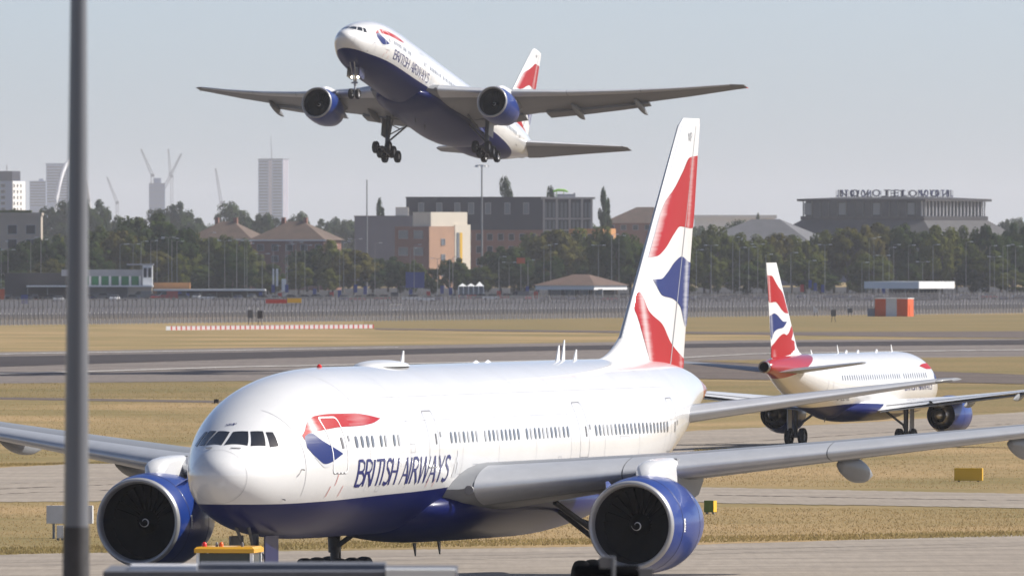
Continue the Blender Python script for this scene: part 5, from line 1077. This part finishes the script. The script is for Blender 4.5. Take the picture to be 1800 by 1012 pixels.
# signs and small things around the car park
def board(name, label, u0, u1, v0, v1, Z, mt, cat='sign', legs=1, m2='grey_post', extra=None):
    a, c = at(u0, v0, Z), at(u1, v1, Z); w_ = c.x - a.x; root = empty(name, ((a.x + c.x) / 2, Z, 0)); tag(root, label, cat)
    MB().span(-w_ / 2, w_ / 2, -.08, .08, c.z, a.z).build('panel', mt, root)
    for q in range(legs):
        x = 0 if legs == 1 else -w_ * .36 + q * w_ * .72 / (legs - 1)
        MB().tube([(x, .16, 0), (x, .16, a.z - .05)], .07, 6).build('leg', m2, root)
    return root
board('sign_board', 'large blue sign board in front of the brick office', 713, 746, 478, 506, 3200, 'sign_blue', legs=2)
board('sign_board', 'orange sign board at the far left edge by the fence', -4, 8, 508, 526, 2900, 'safety_orange', legs=2)
board('sign_board', 'grey-blue sign board left of the small tree at left', 21, 41, 480, 512, 3150, 'slate_cladding', legs=2)
board('sign_board', 'dark blue sign board beside the red sign at left', 37, 49, 518, 536, 2800, 'sign_blue', legs=2)
board('sign_board', 'white pylon sign with twin panels, left one of the pair', 479, 482, 472, 505, 3150, 'white_metal')
board('sign_board', 'white pylon sign with twin panels, right one of the pair', 485, 489, 472, 503, 3150, 'white_metal')
board('sign_board', 'short white panel sign right of the twin pylons', 495, 503, 490, 512, 3150, 'white_metal')
board('sign_board', 'dark red low hoarding just left of the yellow board', 467, 504, 526, 533, 2260, 'sign_red', 'hoarding', 3)
board('sign_board', 'bright yellow board standing above the fence', 505, 530, 524, 532, 2230, 'sign_yellow')
board('sign_board', 'orange flag-like sign high among the trees', 908, 923, 453, 463, 3200, 'safety_orange')
for i, (u, v) in enumerate(((64, 520), (145, 0), (303, 0), (300, 515), (492, 515), (583, 513), (753, 512), (877, 511), (942, 512), (1410, 500))):
    if v: board('sign_totem', 'small red totem sign in the car park, %s of its kind from the left' % nth(i), u - 3.5, u + 3.5, v, v + 13, 3000, 'sign_red')
for i, (u, v) in enumerate(((316, 513), (330, 515), (458, 513), (480, 500), (504, 500), (553, 507), (597, 510), (625, 500), (642, 503), (722, 508), (777, 502), (792, 505), (927, 503), (1424, 492), (1433, 497), (1446, 500), (1553, 503), (1570, 500))):
    board('sign_totem', 'small blue totem sign in the car park, %s of its kind from the left' % nth(i), u - 3, u + 3, v, v + 14, 3030, 'sign_blue')

# ------------------------------------------------------------------ parked cars
for n_, c_ in (('car_black', (.02, .02, .022)), ('car_navy', (.02, .03, .09)), ('car_silver', (.42, .43, .45)), ('car_white', (.75, .75, .75)), ('car_grey', (.13, .135, .14)), ('car_red', (.30, .02, .02))): mat(n_, c_, .25, coat=.8)
def car_meshes(van):
    prof = [(-2.1, .35), (-2.15, .75), (-2.0, .95), (-1.0, 1.02), (1.9, 1.0), (2.15, .8), (2.15, .35)] if not van else [(-2.5, .4), (-2.5, 1.0), (-1.9, 1.25), (2.5, 1.25), (2.5, .4)]
    body = MB().loft([[(x, y, z) for x, z in prof] for y in (-.88, .88)]).mesh('body', 'car_black', smooth=30)
    gp = [(-1.05, 1.03), (-.35, 1.46), (1.1, 1.47), (1.85, 1.02)] if not van else [(-1.9, 1.26), (-1.2, 2.1), (-.4, 2.15), (-.4, 1.26)]
    glass = MB().loft([[(x, y, z) for x, z in gp] for y in (-.74, .74)]).mesh('glass', 'dark_glass')
    rp = [(-.3, 1.475), (1.05, 1.485)] if not van else [(-.38, 1.26), (-.38, 2.2), (2.48, 2.2), (2.48, 1.26)]
    roof = MB().span(-.3, 1.08, -.7, .7, 1.472, 1.51).mesh('roof', 'car_black') if not van else MB().loft([[(x, y, z) for x, z in rp] for y in (-.87, .87)]).mesh('roof', 'car_white')
    wh = MB().lathe_y([(-.1, .001), (-.1, .31), (.1, .31), (.1, .001)], n=14).mesh('wheel', 'tyre')
    return body, glass, roof, wh
CM = {False: car_meshes(False), True: car_meshes(True)}; cm_cache = {}
def car(u, Z, colr, label, van=False, rz=0):
    root = empty('parked_van' if van else 'parked_car', ((u - 900) * Z / F, Z, .05), rz); tag(root, label, 'van' if van else 'car', 'vehicles parked beyond the fence')
    body, glass, roof, wh = CM[van]
    for nm, me in (('body', body), ('roof', roof)):
        k = (nm, van, colr)
        if k not in cm_cache: m2 = me.copy(); m2.materials.clear(); m2.materials.append(M(colr)); cm_cache[k] = m2
        link(nm, cm_cache[k], root)
    link('glass', glass, root)
    for x in (-1.35, 1.35):
        for y in (-.86, .86): link('wheel', wh, root, (x, y, .31))
cols = ['car_black', 'car_navy', 'car_grey', 'car_silver', 'car_black', 'car_navy', 'car_white', 'car_grey', 'car_red']
spots = []
for i in range(78):
    u = -10 + i * 23.6 + random.uniform(-5, 5); spots.append((u, 2900 + random.uniform(-25, 140), random.choice(cols), random.random() < .07, random.choice((0, 0, R(90), R(80), R(8)))))
spots.sort()
for i, (u, Z, c_, vn, rz) in enumerate(spots): car(u, Z, c_, '%s %s parked beyond the fence, %s vehicle from the left' % (c_[4:], 'van' if vn else 'car', nth(i)), vn, rz)

# ------------------------------------------------------------------ perimeter fences
def alpha_mat(name, col, a):
    m = mat(name, col, .6); m.node_tree.nodes['Principled BSDF'].inputs['Alpha'].default_value = a
alpha_mat('wire_mesh', (.035, .035, .045), .72); alpha_mat('wire_mesh_pale', (.10, .10, .12), .42); mat('post_stub', (.33, .325, .32), .7, var=.2, vscale=1); mat('post_dark', (.06, .06, .065), .6); mat('post_pale', (.10, .10, .105), .7, var=.2, vscale=1)
def fence(name, label, va, vb, top_m, spacing, pm, mm, rail, crank, ua=-60, ub=1880):
    a, c = Vector((*ground(ua, va), 0)), Vector((*ground(ub, vb), 0)); d = c - a; n = int(d.length / spacing); ang = math.atan2(d.y, d.x); d.normalize()
    root = empty(name, a, ang); tag(root, label, 'fence')
    pts = [(0, 0, 0), (0, 0, top_m * .86), (0, -.35 if crank else 0, top_m)]
    pm_ = MB().tube(pts, .055 if crank else .075, 5).mesh('post', pm)
    n = min(n, 290); L = n * spacing
    for i in range(n + 1): link('post', pm_, root, (i * spacing, 0, 0))
    zm = 1.75 if crank else top_m * .86
    MB().add([(0, .03, .05), (L, .03, .05), (L, .03, zm), (0, .03, zm)], [(0, 1, 2, 3)]).build('wire_panel', mm, root, fix=False)
    if crank:
        MB().add([(0, .03, zm + .01), (L, .03, zm + .01), (L, .03, top_m * .86), (0, .03, top_m * .86)], [(0, 1, 2, 3)]).build('wire_panel', 'wire_mesh_pale', root, fix=False)
        pl = MB().box((0, -.09, 1.85), (.26, .04, .2)).mesh('post_plate', 'post_stub')
        for i in range(0, n + 1): link('post_plate', pl, root, (i * spacing + random.uniform(-.2, .2), 0, random.uniform(-.08, .08)))
    for z in rail: MB().span(0, L, -.04, .04, z - .05, z + .05).build('rail', pm, root)
fence('perimeter_fence', 'nearer dark wire perimeter fence with closely spaced posts', 571.5, 548.5, 3.1, 1.5, 'post_pale', 'wire_mesh', (), True)
fence('stub_fence', 'row of short pale posts along the foot of the perimeter fence', 573, 550, 1.0, 1.5, 'post_stub', 'wire_mesh_pale', (), False)
fence('perimeter_fence', 'farther grey wire fence with cranked tops behind the nearer fence', 562, 543, 4.1, 1.65, 'post_dark', 'wire_mesh_pale', (3.6,), False)

# low red and white barrier blocks on the far verge
bm_ = {}
for nm, c_ in (('red', (.42, .05, .035)), ('white', (.75, .73, .70))):
    mat('barrier_' + nm, c_, .6); bm_[nm] = MB().loft([[(-.40, -.6, 0), (-.40, .3, 0), (-.40, .1, .62), (-.40, -.1, .62)], [(.40, -.6, 0), (.40, .3, 0), (.40, .1, .62), (.40, -.1, .62)]]).mesh('barrier_block', 'barrier_' + nm)
n = 84
for i in range(n):
    u = 296 + i * (655 - 296) / (n - 1); v = float(np.interp(u, (296, 400, 500, 655), (580, 578.9, 578.0, 576.8))); p = ground(u, v); q = 'white' if i % 2 == 0 else 'red'
    o = link('barrier_block', bm_[q], None, (p[0], p[1], 0)); tag(o, '%s block in the low red and white barrier row, %s %s one from the left' % (q, nth(i // 2), q), 'barrier', q + ' barrier blocks'); o.scale = (.52 if q == 'red' else .9, 1, 1)

# ------------------------------------------------------------------ airfield fittings
# red and white cabin
Zc = gz(556); k = Zc / F; root = empty('equipment_cabin', ((1538 - 900) * k, Zc, 0), R(-16)); tag(root, 'orange and white striped equipment cabin on the grass before the fence', 'cabin')
W = 57 * k / math.cos(R(16)); D = 4.6; hh = 31 * k
for i, m_n in enumerate(('safety_orange', 'shade_white', 'safety_orange')): MB().span(W * i / 3, W * (i + 1) / 3, 0, D, 0, hh).build('wall_panel', m_n, root)
MB().span(-.1, W + .1, -.1, D + .1, hh, hh + .15).build('roof', 'white_metal', root); MB().span(W + .02, W + .08, 1.2, 2.2, .2, 2.2).build('door', 'safety_orange', root); MB().tube([(W + 1.2, 1, 0), (W + 1.2, 1, .8)], .06, 6).build('pipe', 'grey_post', root)
MB().span(-1.6, -.2, .5, 2.5, 0, 1.5).build('side_box', 'grey_metal', root)
def stand(u, v, label, hgt, mt):
    p = ground(u, v); r_ = empty('equipment_stand', (p[0], p[1], 0)); tag(r_, label, 'equipment')
    MB().box((0, 0, hgt * .62), (.9, .5, hgt * .45)).build('housing', mt, r_); MB().box((-.3, 0, hgt * .92), (.28, .4, hgt * .14)).build('lamp', 'white_metal', r_)
    for x in (-.35, .35): MB().tube([(x, 0, 0), (x * .6, 0, hgt * .42)], .06, 6).build('leg', 'post_dark', r_)
stand(1434, 556, 'white-topped equipment stand on the far grass, left of three', 1.9, 'shade_white'); stand(1465, 566, 'dark equipment stand on the far grass, middle of three', 2.6, 'gear_grey'); stand(1494, 556, 'squat grey equipment stand on the far grass, right of three', 1.8, 'gear_grey')
stand(440, 571, 'thin dark equipment stand before the fence, left of the pair', 3.0, 'gear_grey'); stand(457, 572, 'thin dark equipment stand before the fence, right of the pair', 3.0, 'dark_timber')
p = ground(696, 560); r_ = empty('gate_frame', (p[0], p[1], 0)); tag(r_, 'white square gate frame standing at the fence', 'frame')
k = p[1] / F
for x in (-9, 9): MB().span(x * k - .1, x * k + .1, -.1, .1, 0, 26 * k).build('upright', 'white_metal', r_)
for z in (3, 14, 25): MB().span(-9 * k + .1, 9 * k - .1, -.08, .08, z * k - .09, z * k + .09).build('crossbar', 'white_metal', r_)
# taxiway signs
def taxi_sign(name, label, u0, u1, v0, vb, mt, mside, dep=.25, leg=.18, rz=0):
    Z = gz(vb); k = Z / F; w_ = (u1 - u0) * k; root = empty(name, (((u0 + u1) / 2 - 900) * k, Z, 0), rz); tag(root, label, 'sign'); hh = (vb - v0) * k
    MB().span(-w_ / 2, w_ / 2, -dep / 2, dep / 2, leg, hh).build('sign_box', mt, root); MB().span(w_ / 2, w_ / 2 + .02, -dep / 2 + .01, dep / 2 - .01, leg + .01, hh - .01).build('end_plate', mside, root); MB().span(-w_ / 2 + .04, w_ / 2 - .04, -dep / 2 - .015, -dep / 2, leg + .05, hh - .05).build('face', mt, root)
    for q in (-.35, .35): MB().span(w_ * q - .05, w_ * q + .05, -.06, .06, 0, leg).build('leg', 'grey_post', root)
taxi_sign('taxiway_sign', 'grey-backed taxiway sign standing on the grass behind the near post', 82, 163, 888, 946, 'shade_white', 'white_metal', .3, .68, R(-6))
taxi_sign('marker_box', 'small grey box marker below the sign behind the near post', 100, 111, 923, 949, 'shade_white', 'white_metal', .25, .1)
taxi_sign('taxiway_sign', 'yellow taxiway marker block on the grass at right', 1678, 1727, 822, 846, 'sign_yellow', 'sign_yellow', .5, .06, R(-8))
mat('sign_green', (.10, .16, .02), .6)
taxi_sign('taxiway_sign', 'small dark green sign with yellow edge beside the right engine', 1240, 1257, 879, 903, 'sign_green', 'sign_yellow', .5, .1, R(-20))
taxi_sign('marker_box', 'tiny dark brown marker beside the airliner nose on the far grass', 376, 384, 701, 709, 'dark_timber', 'dark_timber', .3, .05)

# ------------------------------------------------------------------ tug at the nose wheel
Zt = 424.0; k = Zt / F; root = empty('aircraft_tug', ((402 - 900) * k, Zt, 0), R(-8)); tag(root, 'white aircraft tug with yellow cab roof and warning beacons under the nose', 'tug')
mat('tug_yellow', (.72, .36, .012), .4, coat=.4, var=.08, vscale=2); hw_ = .98; zr = H - (964 - VH) * k; mat('tug_glass', (.03, .045, .05), .08)
MB().span(-1.25, 1.25, -2.6, 3.2, .35, 1.05).span(-1.2, 1.2, -2.4, -1.0, 1.05, 1.25).build('chassis', 'white_metal', root)
for x in (-1, 1):
    for y in (-.85, 1.0): MB().span(x * hw_ * .97 - .055, x * hw_ * .97 + .055, y - .05, y + .05, 1.05, zr - .12).build('cab_pillar', 'white_metal', root)
    MB().span(x * hw_ * .97 - .015, x * hw_ * .97 + .015, -.79, .94, 1.25, zr - .14).build('side_window', 'tug_glass', root)
MB().span(-hw_ * .9, hw_ * .9, -.87, -.845, 1.25, zr - .14).build('windscreen', 'tug_glass', root); MB().span(-hw_ * .9, hw_ * .9, .99, 1.015, 1.25, zr - .14).build('rear_window', 'tug_glass', root)
MB().span(-hw_ * .9, hw_ * .9, -.9, -.8, 1.05, 1.26).build('cowl_panel', 'white_metal', root)
MB().loft([[(-1.06, -1.02, zr - .12), (1.06, -1.02, zr - .12), (1.06, 1.15, zr - .12), (-1.06, 1.15, zr - .12)], [(-1.06, -1.02, zr + .02), (1.06, -1.02, zr + .02), (1.06, 1.15, zr + .02), (-1.06, 1.15, zr + .02)], [(-.98, -.94, zr + .09), (.98, -.94, zr + .09), (.98, 1.07, zr + .09), (-.98, 1.07, zr + .09)]]).build('roof', 'tug_yellow', root)
for x, m_n, r in ((-.8, 'beacon_red', .09), (-.2, 'beacon_orange', .08), (-.36, 'seam_dark', .05), (.55, 'seam_dark', .05)): MB().tube([(x, -.4, zr + .08), (x, -.4, zr + .2), (x, -.4, zr + .25)], [r, r * .95, r * .4], 12).build('beacon', m_n, root, smooth=50)
for x in (-.45, .4): MB().span(x - .24, x + .24, .3, .45, 1.05, 1.75).span(x - .14, x + .14, .32, .42, 1.75, 1.98).build('seat', 'seam_dark', root)
wm_ = wheel_mesh(.5, .38)
for x in (-1.05, 1.05):
    for y in (-1.7, 2.3): link('wheel', wm_, root, (x, y, .5))
MB().tube([(.2, 3.1, .6), (.6, 8.0, .55)], .07, 8).build('tow_bar', 'gear_grey', root)

# ------------------------------------------------------------------ foreground: post, cabin roof, floodlight
mat('post_paint', (.13, .14, .165), .32, metal=0, coat=.4, var=.12, vscale=2, stretch=(1, 1, .2)); mat('stain', (.05, .05, .055), .6, var=.4, vscale=4)
Zp = 140.; k = Zp / F; zb = 0; 
p0, p1 = at(133.5, 1012, Zp), at(138.5, 0, Zp); slope = (p1.x - p0.x) / (p1.z - p0.z); x_at = lambda z: p0.x + (z - p0.z) * slope
rad = lambda z: (23.0 - (z - p0.z) / (p1.z - p0.z) * 8.0) * k
root = empty('lamp_column', (x_at(0), Zp, 0)); tag(root, 'tall out-of-focus grey steel lamp column at the left of the foreground', 'lamp post')
zz = [0, 3, 6, 8, p0.z, 11, 12.5, 14, p1.z, 18]
MB().tube([(x_at(z) - x_at(0), 0, z) for z in zz], [rad(z) for z in zz], 24).build('column', 'post_paint', root, smooth=60)
zs2 = H - (925 - VH) * k; MB().tube([(x_at(z) - x_at(0), 0, z) for z in (0, zs2 - .1, zs2)], [rad(z) + .006 for z in (0, zs2 - .1, zs2)], 24).build('lower_sleeve', 'stain', root, smooth=60)
MB().tube([(x_at(18) - x_at(0), 0, 18), (x_at(18) - x_at(0) - .4, .8, 18.6), (x_at(18) - x_at(0) - .8, 1.8, 18.7)], .06, 10).build('arm', 'post_paint', root)
MB().box((x_at(18) - x_at(0) - .9, 2.1, 18.7), (.4, .9, .16)).build('lamp_head', 'post_paint', root)
mat('roof_felt', (.115, .12, .14), .7, var=.2, vscale=2); mat('cabin_wall', (.35, .35, .36), .7, var=.1)
Zr = 165.; k = Zr / F; zt = H - (1004 - VH) * k; zt2 = H - (994.5 - VH) * k; X = lambda u: (u - 900) * k
root = empty('service_cabin', (X(490), Zr, 0)); tag(root, 'blurred grey flat roof of a cabin along the bottom edge', 'cabin'); cx = X(490)
MB().span(X(181) - cx + .05, X(803) - cx - .05, .05, 3.2, 0, zt - .18).build('wall', 'cabin_wall', root); MB().span(X(181) - cx, X(803) - cx, 0, 3.3, zt - .18, zt).build('roof', 'roof_felt', root)
MB().span(X(345) - cx, X(676) - cx, .9, 2.4, zt, zt2).build('roof_deck', 'roof_felt', root)
MB().span(X(225) - cx, X(344) - cx, .7, 1.6, zt, zt2 - .01).build('roof_light', 'shade_white', root); MB().span(X(678) - cx, X(800) - cx, -.06, .5, zt - .1, zt + .03).build('flashing', 'white_metal', root)
root = empty('floodlight', (X(1075), Zr, 0)); tag(root, 'black cylindrical floodlight on a post at the bottom edge before the right engine', 'floodlight'); cx = X(1075); zf_ = H - (1008 - VH) * k
MB().tube([(X(1010) - cx, 0, zf_), (X(1014) - cx, 0, zf_), (X(1120) - cx, 0, zf_), (X(1124) - cx, 0, zf_)], [.09, .125, .125, .1], 18).build('housing', 'fan_black', root, smooth=50)
MB().span(X(1118) - cx, X(1148) - cx, -.1, .1, zf_ - .1, zf_ + .08).build('end_box', 'seam_dark', root); MB().tube([(X(1078) - cx, -.16, 0), (X(1078) - cx, -.16, H - (979 - VH) * k)], .03, 10).build('post', 'post_paint', root); MB().span(X(1054) - cx, X(1082) - cx, -.12, .1, zf_ + .08, zf_ + .24).build('bracket', 'seam_dark', root)

# ------------------------------------------------------------------ haze
hz = bpy.data.materials.new('haze_air'); hz.use_nodes = True; t = hz.node_tree; t.nodes.clear(); out = t.nodes.new('ShaderNodeOutputMaterial'); pv = t.nodes.new('ShaderNodeVolumePrincipled')
pv.inputs['Color'].default_value = (.83, .87, .97, 1); pv.inputs['Density'].default_value = HAZE; pv.inputs['Anisotropy'].default_value = .2
t.links.new(pv.outputs[0], out.inputs['Volume']); _m['haze_air'] = hz
o = MB().span(-36000, 36000, -400, 36000, -1.5, 190).build('haze', 'haze_air'); tag(o, 'pale summer haze lying over the whole airfield', 'haze', kind='stuff')
